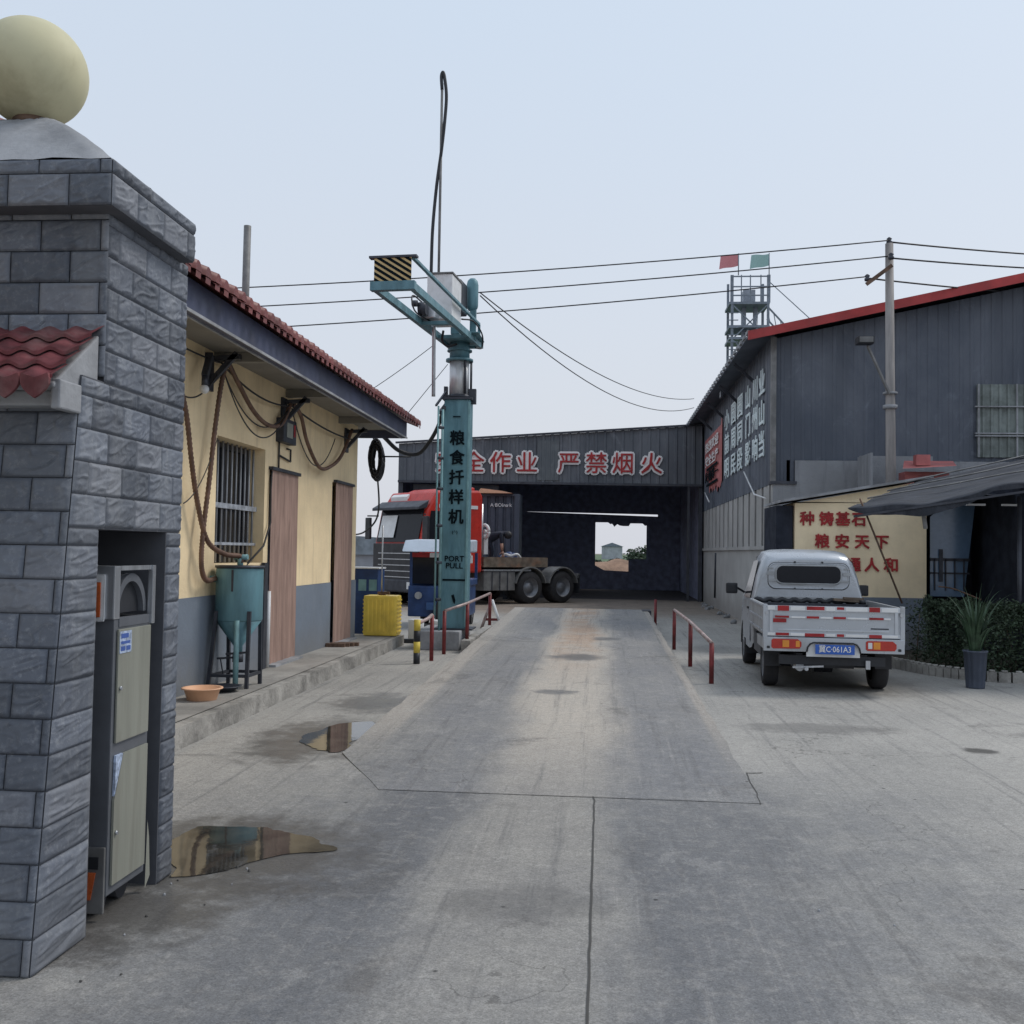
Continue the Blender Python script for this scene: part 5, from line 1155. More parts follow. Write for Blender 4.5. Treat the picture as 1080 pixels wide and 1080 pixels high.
# slogan on side wall, reading towards the camera side
rows = ["小圆圆山川业", "前周同门州山", "明民段影响当"]
ys = (28.55, 27.1, 25.7, 24.6, 23.5, 22.45)
for r_, row in enumerate(rows):
    zc = (5.28, 4.62, 3.95)[r_]-.02
    for c_, ch in enumerate(row):
        yc = (28.4, 27.0, 25.75, 24.35, 23.2, 22.25)[c_] ; 
        text(ch, (SX-.045, yc, zc+(.0 if c_ < 3 else .0)), (0, -1, 0), (0, 0, 1), .60, m_cyanletter, 'sign_letter', wh, .008, .016, sx=1.75 if c_ < 3 else 1.45)
bn = thing('red_banner', 'faded red banner with dark lettering on the warehouse side wall', 'banner', (SX-.05, 32, 3.7))
mb = MB(); N = 26; ya, yb = 29.5, 34.4
for i in range(N):
    a, b = ya+(yb-ya)*i/N, ya+(yb-ya)*(i+1)/N
    za = 3.62+.10*math.sin(i*1.7)+(.02*i if i > 18 else 0)-.09*(i > 3)*(i < 8); zb2 = 3.62+.10*math.sin((i+1)*1.7)+(.02*(i+1) if i+1 > 18 else 0)-.09*(i+1 > 3)*(i+1 < 8)
    mb.poly([(SX-.05+.012*math.sin(i), a, za), (SX-.05+.012*math.sin(i+1), b, zb2), (SX-.05, b, 5.35), (SX-.05, a, 5.62 if i < 2 else 5.35)])
mb.build('cloth', m_banner, bn)
for z, s_ in ((5.0, "热烈欢迎"), (4.55, "安全生产"), (4.05, "质量第一")): text(s_, (SX-.09, 32.0, z), (0, -1, 0), (0, 0, 1), .36, m_dark if z < 4.2 else m_whiteletter, 'lettering', bn, .003, .02, sx=2.6)
MB().box(SX-.10, SX-.09, 30.3, 33.4, 4.26, 4.34).build('print_line', m_dark, bn)
MB().box(SX-.10, SX-.09, 30.3, 33.4, 3.76, 3.84).build('print_line', m_dark, bn)
tag(MB().tube([(SX-.12, 24.4, 3.55), (SX-.2, 22.2, 2.9), (SX-.15, 21.0, 2.75)], .018, 6).build('guy_cable', m_white), 'pale cable slanting down across the concrete wall by the warehouse corner', 'cable')
tag(MB().tube([(SX-.12, 33.6, 3.6), (SX-.2, 31.5, 3.2)], .02, 6).build('guy_cable', m_white), 'pale cable slanting down below the red banner', 'cable')
tag(MB().tube([(SX-.02, 31.2, 1.65), (SX-.03, 31.3, .3)], .03, 6).build('leaning_rod', m_darkmetal), 'dark rod leaning on the foot of the warehouse wall', 'rod')
for k_ in range(16):
    mb = MB(); x_, y_, r_ = SX-.15-random.random()*.25, random.uniform(24.0, 33), random.uniform(.03, .08)
    bmesh.ops.create_icosphere(mb.bm, subdivisions=2, radius=r_, matrix=Matrix.Translation((x_, y_, r_*.45)))
    for v in mb.bm.verts: v.co += Vector((1, .7, .5))*noise.noise(v.co*11)*.07
    tag(mb.build('rubble', m_block), 'lump of grey rubble at the foot of the warehouse wall', 'rubble', 'rubble along the warehouse wall')

# ================================================================ SIGN WALL
sw = thing('slogan_wall', 'cream wall hut with three rows of red slogan characters', 'wall', (4.4, 17.9, 0))
mb = MB(); mb.box(3.27, 5.44, 17.8, 19.4, .92, 2.52); mb.prism([(3.27, 2.52), (5.44, 2.52), (5.44, 2.90), (3.27, 2.50)], 'y', 17.8, 19.4); mb.build('wall', m_cream, sw)
mb = MB(); mb.box(3.26, 5.45, 17.79, 19.41, 0, .92); mb.build('dado', m_wains, sw)
mb = MB(); mb.prism([(3.0, 2.50), (5.5, 2.94), (5.5, 2.985), (3.0, 2.545)], 'y', 17.6, 19.45); mb.build('roof_slab', m_cement, sw)
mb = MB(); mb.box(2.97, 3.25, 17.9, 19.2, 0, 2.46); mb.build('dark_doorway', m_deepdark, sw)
for ch, x_ in zip("种铸基石", (3.47, 3.79, 4.06, 4.33)): text(ch, (x_, 17.785, 2.22), (1, 0, 0), (0, 0, 1), .25, m_redletter, 'lettering', sw, .006, .03)
for ch, x_ in zip("粮安天下", (3.72, 4.05, 4.38, 4.70)): text(ch, (x_, 17.785, 1.84), (1, 0, 0), (0, 0, 1), .25, m_redletter, 'lettering', sw, .006, .03)
for ch, x_ in zip("政通人和", (3.90, 4.24, 4.54, 4.86)): text(ch, (x_, 17.785, 1.45), (1, 0, 0), (0, 0, 1), .25, m_redletter, 'lettering', sw, .006, .03)
mb = MB(); mb.poly([(5.45, 19.2, 3.22), (6.4, 19.2, 3.28), (6.6, 20.0, 3.44), (5.7, 20.0, 3.44)]); mb.box(5.75, 6.0, 19.4, 19.6, 3.3, 3.5); mb.box(5.6, 6.4, 19.6, 20.0, 0, 3.2)
tag(mb.build('tiled_lean_to', m_banner), 'small red tiled lean-to roof behind the utility pole', 'lean-to')
mb = MB(); mb.box(4.98, 5.02, 19.6, 20.6, 0, 3.55); mb.box(5.02, 6.4, 20.55, 20.62, 0, 3.58); tag(mb.build('cement_wall_stub', m_block), 'low cement wall stub beside the utility pole', 'wall')

# utility pole
up = thing('utility_pole', 'tall concrete utility pole in front of the warehouse gable', 'utility pole', (5.2, 19.8, 0))
mb = MB(); mb.cyl((5.33, 19.45, 0), (5.27, 19.45, 7.45), .105, .072, n=20); mb.build('pole', m_pole, up)
mb = MB(); mb.beam((5.28, 19.3, 7.0), (4.82, 19.3, 6.65), .05, .07); mb.build('cross_arm', m_rust, up)
for (x_, z) in ((5.27, 7.45), (5.27, 7.12), (4.84, 6.72)): MB().lathe((x_, 19.32 if z < 7.3 else 19.45, z), [(0, 0), (.05, 0), (.055, .04), (.03, .06), (.05, .09), (.02, .12), (0, .12)], 12).build('insulator', m_darkmetal, up)
mb = MB(); mb.cyl((5.29, 19.45, 4.35), (5.29, 19.45, 4.42), .13, n=18); mb.cyl((5.29, 19.45, 4.62), (5.29, 19.45, 4.66), .13, n=18); mb.build('band', m_cement, up)
fl = thing('flood_lamp', 'small dark flood lamp on a slanting arm fixed to the utility pole', 'lamp', (4.7, 19.0, 5.6))
mb = MB(); mb.beam((5.24, 19.32, 4.62), (4.78, 19.05, 5.45), .04, .04); mb.build('arm', m_greymetal, fl)
mb = MB(); mb.box(4.56, 4.86, 18.85, 19.1, 5.46, 5.60, bev=.03); mb.build('head', m_blackplastic, fl)
mb = MB(); mb.box(4.59, 4.83, 18.84, 18.85, 5.48, 5.58); mb.build('lens', m_greymetal, fl)
# overhead wires: pole -> left over the storehouse, pole -> right
for i, (z0, x0, zl, zr2) in enumerate(((7.5, 5.27, 6.72, 8.45), (7.2, 5.25, 6.28, 8.2), (6.82, 4.86, 5.80, 7.5))):
    nm = ('highest', 'middle', 'lowest')[i]
    tag(MB().tube(sag((x0, 19.4, z0), (-15, 19.2, zl-.25), .22), .012, 6).build('overhead_wire', m_cable), nm+' of the three power wires running left from the utility pole', 'wire', 'power wires')
    tag(MB().tube(sag((x0, 19.5, z0), (14, 24, zr2-.1), .1), .016, 6).build('overhead_wire', m_cable), nm+' of the three power wires running right from the utility pole', 'wire', 'power wires')

# ================================================================ SHELTER with dark tarpaulin
ta = thing('tarpaulin_awning', 'dark tarpaulin awning sagging over a yard shelter', 'awning', (6, 16, 0))
def bil(a, b, c, d, u, v): return a.lerp(b, u).lerp(d.lerp(c, u), v)
a_, b_, c2, d2 = Vector((3.42, 14.7, 2.28)), Vector((7.2, 13.2, 2.86)), Vector((10.5, 17.0, 4.15)), Vector((4.75, 16.4, 2.74))
mb = MB(); NU, NV = 40, 14; g_ = []
for j in range(NV+1):
    rr = []
    for i in range(NU+1):
        u, v = i/NU, j/NV; p = bil(a_, b_, c2, d2, u, v); p.z -= .10*math.sin(math.pi*u*2)**2*(1-v)+.03*noise.noise(Vector((u*9, v*6, 0)))*1.5; rr.append(mb.bm.verts.new(p))
    g_.append(rr)
for j in range(NV):
    for i in range(NU): mb.bm.faces.new((g_[j][i], g_[j][i+1], g_[j+1][i+1], g_[j+1][i])).smooth = True
fr_ = [v.co.copy() for v in g_[0]]
for i in range(NU):
    u, u2 = i/NU, (i+1)/NU
    h = lambda u: .02+.13*math.sin(math.pi*min(1, u*2.2))**.7 if u < .45 else .05+.02*math.sin(u*40)
    mb.poly([fr_[i], fr_[i+1], fr_[i+1]-Vector((-.02, 0, h(u2))), fr_[i]-Vector((-.02, 0, h(u)))])
mb.build('sheet', m_tarp, ta)
mb = MB()
for v in (.0, .35, .7):
    p, q = bil(a_, b_, c2, d2, 0.02, v), bil(a_, b_, c2, d2, 1, v); mb.beam(p-Vector((0, 0, .13)), q-Vector((0, 0, .10)), .03, .03)
mb.build('purlin', m_darkmetal, ta)
mb = MB()
for v, dz in ((.3, .03), (.62, .03), (.95, .05)): mb.tube([bil(a_, b_, c2, d2, u/20, v+.02*math.sin(u))+Vector((0, 0, dz)) for u in range(21)], .012, 5)
mb.build('tie_rope', m_greymetal, ta)
for (p, r_) in (((5.62, 14.4), .03), ((8.6, 14.2), .03)): MB().cyl((p[0], p[1], 0), (p[0], p[1], 2.45), r_, n=8).build('prop', m_darkmetal, ta)
mb = MB(); mb.tube([(3.6, 14.75, 2.42), (4.25, 15.0, .95)], .014, 6); mb.build('guy_rope', m_rust, ta)
mb = MB(); mb.beam((4.37, 14.45, 2.25), (4.42, 14.5, 2.0), .05, .03); mb.build('hanging_strip', m_greymetal, ta)
ks = thing('dark_kiosk', 'dark open-fronted shelter room with a blue reflecting window', 'shelter', (8, 18.5, 0))
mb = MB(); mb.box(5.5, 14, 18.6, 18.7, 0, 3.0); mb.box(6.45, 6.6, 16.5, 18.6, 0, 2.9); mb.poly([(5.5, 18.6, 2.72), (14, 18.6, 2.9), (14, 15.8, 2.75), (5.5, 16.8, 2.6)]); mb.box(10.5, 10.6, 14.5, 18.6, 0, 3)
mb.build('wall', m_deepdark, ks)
mb = MB(); mb.poly([(5.56, 18.0, .95), (6.12, 18.0, .95), (6.3, 18.0, 2.5), (6.2, 18.0, 2.56), (5.8, 18.0, 2.50), (5.56, 18.0, 2.3)]); mb.build('window', m_bluepane, ks)
mb = MB(); mb.box(5.56, 6.2, 17.97, 17.99, 1.55, 1.6); mb.box(5.56, 6.2, 17.97, 17.99, 1.33, 1.36)
for x_ in (5.62, 5.80, 5.95, 6.1): mb.box(x_, x_+.02, 17.97, 17.99, 1.05, 1.6)
mb.box(5.7, 5.76, 17.96, 17.985, 1.2, 1.75); mb.build('grille', m_darkmetal, ks)
for x_ in (5.62, 6.15): MB().box(x_, x_+.28, 16.4, 16.45, 2.42, 2.45).build('tube_lamp', m_white, ks)
# planter and hedges
kb = MB()
def kerbline(pts, hgt=.13, wd=.10):
    P = smoothpts([(p[0], p[1], 0) for p in pts], 7)
    for i, (a, b) in enumerate(zip(P, P[1:])):
        d = (b-a); q = a+d*.06; r_ = b-d*.06; kb.beam(q+Vector((0, 0, hgt/2)), r_+Vector((0, 0, hgt/2)), wd, hgt)
        kb.cyl(a.lerp(b, .5)+Vector((0, 0, hgt)), a.lerp(b, .5)+Vector((0, 0, hgt+.025)), .04, n=8)
kerbline([(4.25, 18.2), (4.1, 16.2), (4.3, 15.1), (4.62, 14.3), (5.3, 13.85), (7.0, 13.7), (10, 13.7)])
kb = tag(kb.build('planter_kerb', m_kerb), 'low scalloped cement kerb curving round the hedge bed', 'kerb')
mb = MB(); mb.poly([(4.3, 18, .05), (4.2, 16.2, .05), (4.4, 15.1, .05), (4.7, 14.4, .05), (5.3, 13.95, .05), (10, 13.8, .05), (10, 18, .05)]); tag(mb.build('planting_bed', m_soil), kind='structure')
for i, (x0, x1, yc, dp_, h_, lab) in enumerate(((4.55, 5.15, 15.3, .5, .98, 'clipped dark hedge beside the pickup, below the slogan wall'), (4.9, 6.1, 14.75, .5, .97, 'clipped dark hedge behind the potted plant'), (6.0, 8.6, 14.6, .5, .97, 'clipped dark hedge at the right end of the bed'))):
    t = thing('hedge', lab, 'hedge', ((x0+x1)/2, yc, 0)); mb = MB()
    n = int((x1-x0)*9000)
    for _ in range(n):
        p = Vector((random.uniform(x0-.05, x1+.05), yc+random.uniform(-dp_, dp_), random.uniform(.05, h_)))
        p.z = min(p.z, h_+.17*noise.noise(Vector((p.x*5, p.y*5, 0)))+.0)
        if random.random() < .55: p.z = h_+.17*noise.noise(Vector((p.x*5, p.y*5, 0)))-random.random()**2*.25 if random.random() < .5 else p.z; p.y = yc-dp_+random.random()*.12+.06*noise.noise(Vector((p.x*4, 0, p.z*4)))
        u = Vector((random.gauss(0, 1), random.gauss(0, 1), random.gauss(0, .7))).normalized(); v = u.cross(Vector((random.gauss(0, 1), random.gauss(0, 1), random.gauss(0, 1)))).normalized(); q = random.uniform(.015, .032)
        mb.poly([p-u*q, p-v*q*.5, p+u*q, p+v*q*.5])
    mb.build('foliage', m_leafdk, t)
    mb = MB()
    for k_ in range(int((x1-x0)*6)): xx = random.uniform(x0, x1); mb.cyl((xx, yc+random.uniform(-.3, .3), .04), (xx+random.uniform(-.1, .1), yc, h_*.8), .012, .006, n=5)
    mb.build('stem', m_wood, t)
tag(MB().tube(smoothpts([(4.75, 15.0, 1.2), (4.95, 15.0, 1.17), (5.2, 15.05, 1.08), (5.35, 15.05, 1.02)]), .012, 6).build('bare_branch', m_rust), 'bare bent branch in front of the slogan wall corner', 'branch')
pp_ = thing('potted_plant', 'long-leaved plant in a fluted slate pot on the yard edge', 'plant', (4.62, 13.2, 0))
MB().lathe((4.62, 13.2, 0), [(0, 0), (.105, 0), (.108, .02), (.135, .44), (.145, .445), (.145, .465), (.125, .465), (.12, .42), (0, .42)], 72, .035, 12).build('pot', m_pot, pp_)
MB().lathe((4.62, 13.2, 0), [(0, .425), (.118, .425), (.1, .43), (0, .43)], 24).build('soil', m_soil, pp_)
mb = MB()
for k_ in range(70):
    a = random.uniform(0, 2*math.pi); L_ = random.uniform(.5, 1.0) if k_ % 3 else random.uniform(.35, .55); lean = random.uniform(.2, .95) if k_ % 3 else random.uniform(.02, .25)
    bd = Vector((math.cos(a), math.sin(a), 0)); side = Vector((-bd.y, bd.x, 0)); p = Vector((4.62, 13.2, .42))+bd*random.uniform(0, .07); th = lean*.3; pts = []
    n = 12
    for i in range(n+1):
        t = i/n; wv = (.004+.013*math.sin(math.pi*min(1, t*1.15+.05))**.8)*(1-t**4)+.001; pts.append((p.copy(), wv)); th2 = th+lean*2.2*t*t
        p = p+(bd*math.sin(th2)+Vector((0, 0, 1))*math.cos(th2))*L_/n
    for (p0, w0), (p1, w1) in zip(pts, pts[1:]):
        mb.poly([p0-side*w0, p0-bd*w0*.3, p1-bd*w1*.3, p1-side*w1]); mb.poly([p0-bd*w0*.3, p0+side*w0, p1+side*w1, p1-bd*w1*.3])
mb.build('foliage', m_leaf, pp_)
tag(MB().box(5.42, 5.5, 13.42, 13.5, 0, .42).build('white_marker', m_white), 'short white post at the yard edge right of the potted plant', 'post')

# ================================================================ far grain elevator tower
tw = thing('elevator_tower', 'distant steel grain elevator tower with railings rising behind the warehouse roof', 'tower', (9.8, 70, 0))
mb = MB()
for x_ in (8.6, 11.0):
    for y_ in (70, 72.4): mb.beam((x_, y_, 0), (x_, y_, 20.6), .16, .16)
for z in (16.2, 17.0, 18.6): mb.box(8.4, 11.1, 69.9, 72.5, z, z+.16)
for a, b in ((14, 16.2), (16.2, 18.6)): mb.beam((8.6, 70, a), (11.0, 70, b), .08, .08); mb.beam((11.0, 70, a), (8.6, 70, b), .08, .08)
mb.build('frame', m_fardk, tw)
mb = MB()
for z in (19.2, 19.8, 20.5): mb.beam((8.5, 69.95, z), (11.1, 69.95, z), .08, .08)
for x_ in (8.5, 9.2, 9.8, 10.5, 11.1): mb.beam((x_, 69.95, 18.7), (x_, 69.95, 20.6), .07, .07)
for z in (14.5, 15, 15.5, 16, 16.5, 17, 17.5, 18): mb.beam((8.3, 69.9, z), (9.0, 69.9, z), .06, .06)
mb.build('railing', m_fardk, tw)
mb = MB(); mb.box(9.4, 10.2, 70.4, 71.4, 18.75, 19.7); mb.build('head_house', m_far, tw)
mb = MB(); mb.cyl((9.5, 71, 0), (9.5, 71, 18.7), .17, n=10); mb.cyl((10.3, 71, 0), (10.3, 71, 18.7), .17, n=10); mb.build('elevator_leg', m_far, tw)
mb = MB(); mb.beam((11.0, 70.5, 18.6), (15.0, 70.5, 14.2), .1, .1); mb.beam((11.0, 70.5, 17.7), (15.0, 70.5, 13.3), .1, .1)
for q_ in range(9): mb.beam((11+q_*.45, 70.5, 18.6-q_*.495), (11.2+q_*.45, 70.5, 17.5-q_*.495), .05, .05)
mb.beam((11.0, 70, 20.2), (16, 70, 15.5), .05, .05); mb.build('chute', m_fardk, tw)
for (x_, mt_, lab) in ((9.0, m_flagred, 'small red flag flying from the far tower'), (11.05, m_flaggreen, 'small green flag flying from the far tower')):
    t = thing('flag', lab, 'flag', (x_, 70, 20.6)); MB().cyl((x_, 70, 20.6), (x_, 70, 22.1), .035, n=6).build('flagpole', m_fardk, t)
    mb = MB(); n = 8
    for i in range(n):
        f0, f1 = i/n, (i+1)/n; y0_, y1_ = 70+.12*math.sin(f0*6), 70+.12*math.sin(f1*6)
        mb.poly([(x_-f0*1.2, y0_, 22.05-.1*f0), (x_-f1*1.2, y1_, 22.05-.1*f1), (x_-f1*1.3, y1_, 21.25-.25*f1), (x_-f0*1.3, y0_, 21.25-.25*f0)])
    mb.build('cloth', mt_, t)

# ================================================================ PICKUP (local: x forward, y left)
PK = thing('pickup_truck', 'silver single-cab mini pickup with red and white reflective tape, seen from behind', 'pickup truck', (2.68, 12.2, 0), R(87), local=True)
HWD = .775
def rrect(cx_, cz_, w_, h_, r_, n=6):
    pts = []
    for (sx_, sz_, a0) in ((1, 1, 0), (-1, 1, 90), (-1, -1, 180), (1, -1, 270)):
        for i in range(n+1):
            a = R(a0+90*i/n); pts.append((cx_+sx_*(w_/2-r_)+r_*math.cos(a), cz_+sz_*(h_/2-r_)+r_*math.sin(a)))
    return pts
# cab shell: loft of (x, sill half width, shoulder half width, roof half width, z bottom, z shoulder, z roof)
mb = MB(); secs = [(1.98, .73, .71, .53, .42, 1.02, 1.600), (2.05, .735, .725, .565, .36, 1.02, 1.665), (2.35, .74, .735, .575, .32, 1.02, 1.725), (2.9, .74, .735, .575, .32, 1.0, 1.735), (3.25, .74, .73, .56, .34, .98, 1.66), (3.72, .735, .72, .66, .36, .96, 1.12), (3.95, .70, .68, .60, .36, .86, .97), (4.06, .66, .62, .52, .38, .74, .80)]
rings = []
for (x_, a, b, c_, z0, z1, z2) in secs:
    half = [(a, z0), (a+.005, (z0+z1)/2), (b+.005, z1), ((b*.45+c_*.55)+.02, z1+(z2-z1)*.5), (c_+.02, z1+(z2-z1)*.82), (c_*.93, z1+(z2-z1)*.95), (c_*.72, z2-.004), (c_*.35, z2+.008)]
    pr = [(y_, z) for y_, z in half]+[(-y_, z) for y_, z in half[::-1]]
    rings.append([mb.bm.verts.new((x_, y_, z)) for y_, z in pr])
for a, b in zip(rings, rings[1:]):
    for i in range(len(a)-1): mb.bm.faces.new((a[i], a[i+1], b[i+1], b[i])).smooth = True
mb.bm.faces.new(rings[0]); mb.bm.faces.new(rings[-1][::-1])
cabp = mb.build('cab', m_silver, PK)
cabp.modifiers.new('b', 'BEVEL').width = .02; cabp.modifiers['b'].limit_method = 'ANGLE'; cabp.modifiers['b'].segments = 3; cabp.modifiers['b'].angle_limit = R(40)
# pressed recess and rear window on the cab back
def ringmesh(mb, outer, inner, x0, x1):
    A = [mb.bm.verts.new((x0, p[0], p[1])) for p in outer]; B = [mb.bm.verts.new((x1, p[0], p[1])) for p in inner]; n = len(A)
    for i in range(n): mb.bm.faces.new((A[i], A[(i+1) % n], B[(i+1) % n], B[i])).smooth = True
mb = MB(); o1, i1 = rrect(0, 1.365, 1.06, .36, .10), rrect(0, 1.365, 1.02, .325, .09); ringmesh(mb, o1, rrect(0, 1.365, 1.04, .343, .095), 1.979, 1.968); ringmesh(mb, rrect(0, 1.365, 1.04, .343, .095), i1, 1.968, 1.979); mb.build('pressed_ridge', m_silver, cabp)
mb = MB(); mb.prism(rrect(0, 1.385, .84, .235, .085), 'x', 1.963, 1.978); wnp = mb.build('rear_window', m_glassdark, cabp)
mb = MB(); ringmesh(mb, rrect(0, 1.385, .89, .285, .105), rrect(0, 1.385, .865, .26, .10), 1.977, 1.958); ringmesh(mb, rrect(0, 1.385, .865, .26, .10), rrect(0, 1.385, .84, .235, .085), 1.958, 1.9635); mb.build('window_seal', m_silverlow, wnp)
mb = MB()
for s_ in (-1, 1):
    mb.prism(rrect(s_*.50, 1.40, .10, .05, .015), 'x', 1.966, 1.978); mb.prism(rrect(s_*.50, 1.47, .08, .02, .008), 'x', 1.966, 1.978); mb.prism(rrect(s_*.46, 1.30, .13, .03, .012), 'x', 1.966, 1.978)
mb.prism(rrect(0, 1.06, 1.15, .028, .012), 'x', 1.962, 1.978); mb.prism(rrect(0, 1.245, .72, .016, .007), 'x', 1.966, 1.978)
mb.build('pressing', m_silverlow, cabp)
mb = MB()
for y_ in (-.18, .18): mb.box(1.955, 1.978, y_-.012, y_+.012, 1.555, 1.57); mb.box(1.955, 1.978, y_-.012, y_+.012, 1.19, 1.2)
mb.build('catch', m_blackplastic, cabp)
mb = MB()
for s_ in (-1, 1):
    mb.poly([(2.25, s_*.748, 1.04), (3.2, s_*.748, 1.02), (2.98, s_*.632, 1.56), (2.3, s_*.632, 1.58)])
mb.build('side_window', m_glassdark, cabp)
for s_ in (-1, 1):
    d_ = MB(); d_.prism([(2.2, .42), (3.25, .42), (3.3, .98), (2.2, 1.0)], 'y', s_*.748, s_*.754); d_ = d_.build('door', m_silver, cabp); MB().box(2.3, 2.44, s_*.754 if s_ > 0 else -.775, s_*.754+.02 if s_ > 0 else -.754, .88, .91).build('handle', m_blackplastic, d_)
    mb = MB(); mb.beam((3.2, s_*.74, 1.05), (3.18, s_*.86, 1.12), .03, .03); mb.box(3.12, 3.22, s_*.93-.085, s_*.93+.085, 1.03, 1.19, bev=.035); mb.build('mirror', m_blackplastic, PK)
mb = MB(); mb.prism([(3.28, 1.62), (3.3, 1.63), (3.72, 1.14), (3.70, 1.12)], 'y', -.56, .56); mb.build('windscreen', m_glassdark, cabp)
# bed
mb = MB(); mb.box(.05, 1.93, -.74, .74, .60, .63); mb.build('bed_floor', m_darkmetal, PK)
tg = MB(); tg.box(0, .035, -HWD+.02, HWD-.02, .63, .985, bev=.008)
tg = tg.build('tailgate', m_silver, PK)
mb = MB(); mb.box(-.014, 0, -HWD+.02, HWD-.02, .925, .985, bev=.006); mb.box(-.012, 0, -HWD+.02, HWD-.02, .63, .675, bev=.005); mb.box(-.012, 0, -.72, -.685, .675, .925, bev=.004); mb.box(-.012, 0, .685, .72, .675, .925, bev=.004); mb.box(-.010, 0, -.64, .64, .84, .865, bev=.004); mb.box(-.008, 0, -.62, .62, .70, .715, bev=.003); mb.build('tailgate_rib', M('bright_trim_paint', (.55, .58, .62), .35, .2, var=.1), tg)
mb = MB()
for (y0_, y1_, z0, z1) in ((.50, .63, .925+.0, .985), (.10, .30, .94, .982), (-.12, -.04, .95, .98), (-.52, -.40, .93, .985), (.50, .66, .845, .868), (.53, .68, .79, .835), (.16, .30, .842, .867), (-.14, .0, .842, .867), (-.56, -.40, .842, .867), (.50, .65, .638, .67), (.10, .32, .632, .67), (-.12, -.04, .638, .668), (-.54, -.40, .632, .67)):
    MB().box(-.0165, -.0142, y0_, y1_, z0, z1).build('red_tape', m_redletter, tg)
mb = MB()
for (y0_, y1_) in ((.66, .74), (.32, .48), (-.02, .08), (-.38, -.14), (-.72, -.54)): MB().box(-.016, -.0142, y0_, y1_, .935, .978).build('white_tape', m_whiteletter, tg); MB().box(-.014, -.0122, y0_, y1_, .64, .668).build('white_tape', m_whiteletter, tg)
for (y0_, y1_) in ((.32, .47), (.02, .14), (-.38, -.16), (-.64, -.57)): MB().box(-.012, -.0102, y0_, y1_, .844, .862).build('white_tape', m_whiteletter, tg)
text("CHANGAN", (-.002, -.52, .735), (0, -1, 0), (0, 0, 1), .04, m_darkmetal, 'badge', tg, .002, .01) if False else MB().box(-.003, -.0005, -.62, -.42, .73, .745).build('badge', m_darkmetal, tg)
for s_ in (-1, 1):
    y0_, y1_ = sorted((s_*HWD, s_*(HWD-.035)))
    sp = MB(); sp.box(.04, 1.94, y0_, y1_, .63, .985, bev=.006); sp = sp.build('side_panel', m_silverlow, PK)
    mb = MB()
    for z in (.66, .80, .955): 
        ya, yb = sorted((s_*HWD, s_*(HWD+.012))); mb.box(.06, 1.92, ya, yb, z, z+.022)
    mb.build('side_rib', m_silver, sp)
    ya, yb = sorted((s_*(HWD-.03), s_*(HWD+.02)))
    MB().box(-.02, .045, ya, yb, .56, 1.0, bev=.006).build('corner_post', m_silver, PK)
    mb = MB(); mb.cyl((-.03, s_*(HWD-.02), .90), (-.012, s_*(HWD-.02), .90), .02, n=10); mb.build('latch', m_steel, PK)
    mb = MB(); mb.box(.0, .9, ya-.0, yb-.02, .50, .625); mb.build('side_skirt', m_silverlow, PK)
    mb = MB(); ya, yb = sorted((s_*.44, s_*.72)); mb.box(1.0, 1.9, ya, yb, .34, .58); mb.build('under_box', m_darkmetal, PK)
# rear lower panel and lights
bp = MB(); sc_ = [(-.79, .615), (-.79, .44), (-.29, .44)]
arc = [(-.27+.0, .44)]
pts = [(-.79, .62), (-.79, .455), (-.30, .455)]+[(-.30+.08*(1-math.cos(R(a))), .455+.11*math.sin(R(a))) for a in (30, 60, 90)]+[(.30-.08*(1-math.cos(R(a))), .455+.11*math.sin(R(a))) for a in (90, 60, 30)]+[(.30, .455), (.79, .455), (.79, .62)]
bp.prism(pts, 'x', -.025, .02); bp = bp.build('rear_panel', m_silver, PK, bevel=.006)
mb = MB(); P_ = [(-.30+.08*(1-math.cos(R(a))), .455+.11*math.sin(R(a))) for a in (0, 30, 60, 90)]+[(.30-.08*(1-math.cos(R(a))), .455+.11*math.sin(R(a))) for a in (90, 60, 30, 0)]
mb.tube([(-.03, p[0], p[1]) for p in P_], .010, 6); mb.build('arch_seal', m_blackplastic, bp)
mb = MB(); mb.box(.0, .01, -.3, .3, .40, .565); mb.build('plate_recess', m_white, bp)
npl = MB(); npl.box(-.04, -.032, -.235, .205, .435, .545, bev=.003); npl = npl.build('number_plate', m_plate, PK)
text("冀C·061A3", (-.0415, -.015, .49), (0, -1, 0), (0, 0, 1), .092, m_whiteletter, 'plate_text', npl, .001, .012, sx=.86)
for s_, amber in ((1, .0), (-1, 0)):
    lm = MB(); yc = s_*.53
    o_ = [(yc-.17, .52), (yc-.15, .49), (yc+.15, .485), (yc+.17, .50), (yc+.17, .585), (yc+.15, .60), (yc-.13, .60), (yc-.17, .565)]
    lm.prism(o_, 'x', -.034, -.024); lm = lm.build('tail_light', m_taillight, PK, bevel=.004)
    mb = MB(); ya = yc-.03 if s_ > 0 else yc+.01
    mb.box(-.038, -.034, ya, ya+.075, .505, .585, bev=.002); mb.build('indicator', m_amber, lm)
    mb = MB(); ya = yc-.15 if s_ > 0 else yc+.10
    mb.box(-.038, -.034, ya, ya+.045, .51, .58, bev=.002); mb.build('reverse_lens', m_white if s_ < 0 else m_amber, lm)
    mb = MB(); mb.prism(rrect(s_*.735, .50, .035, .03, .008), 'x', -.032, -.024); mb.build('screw_hole', m_blackplastic, bp)
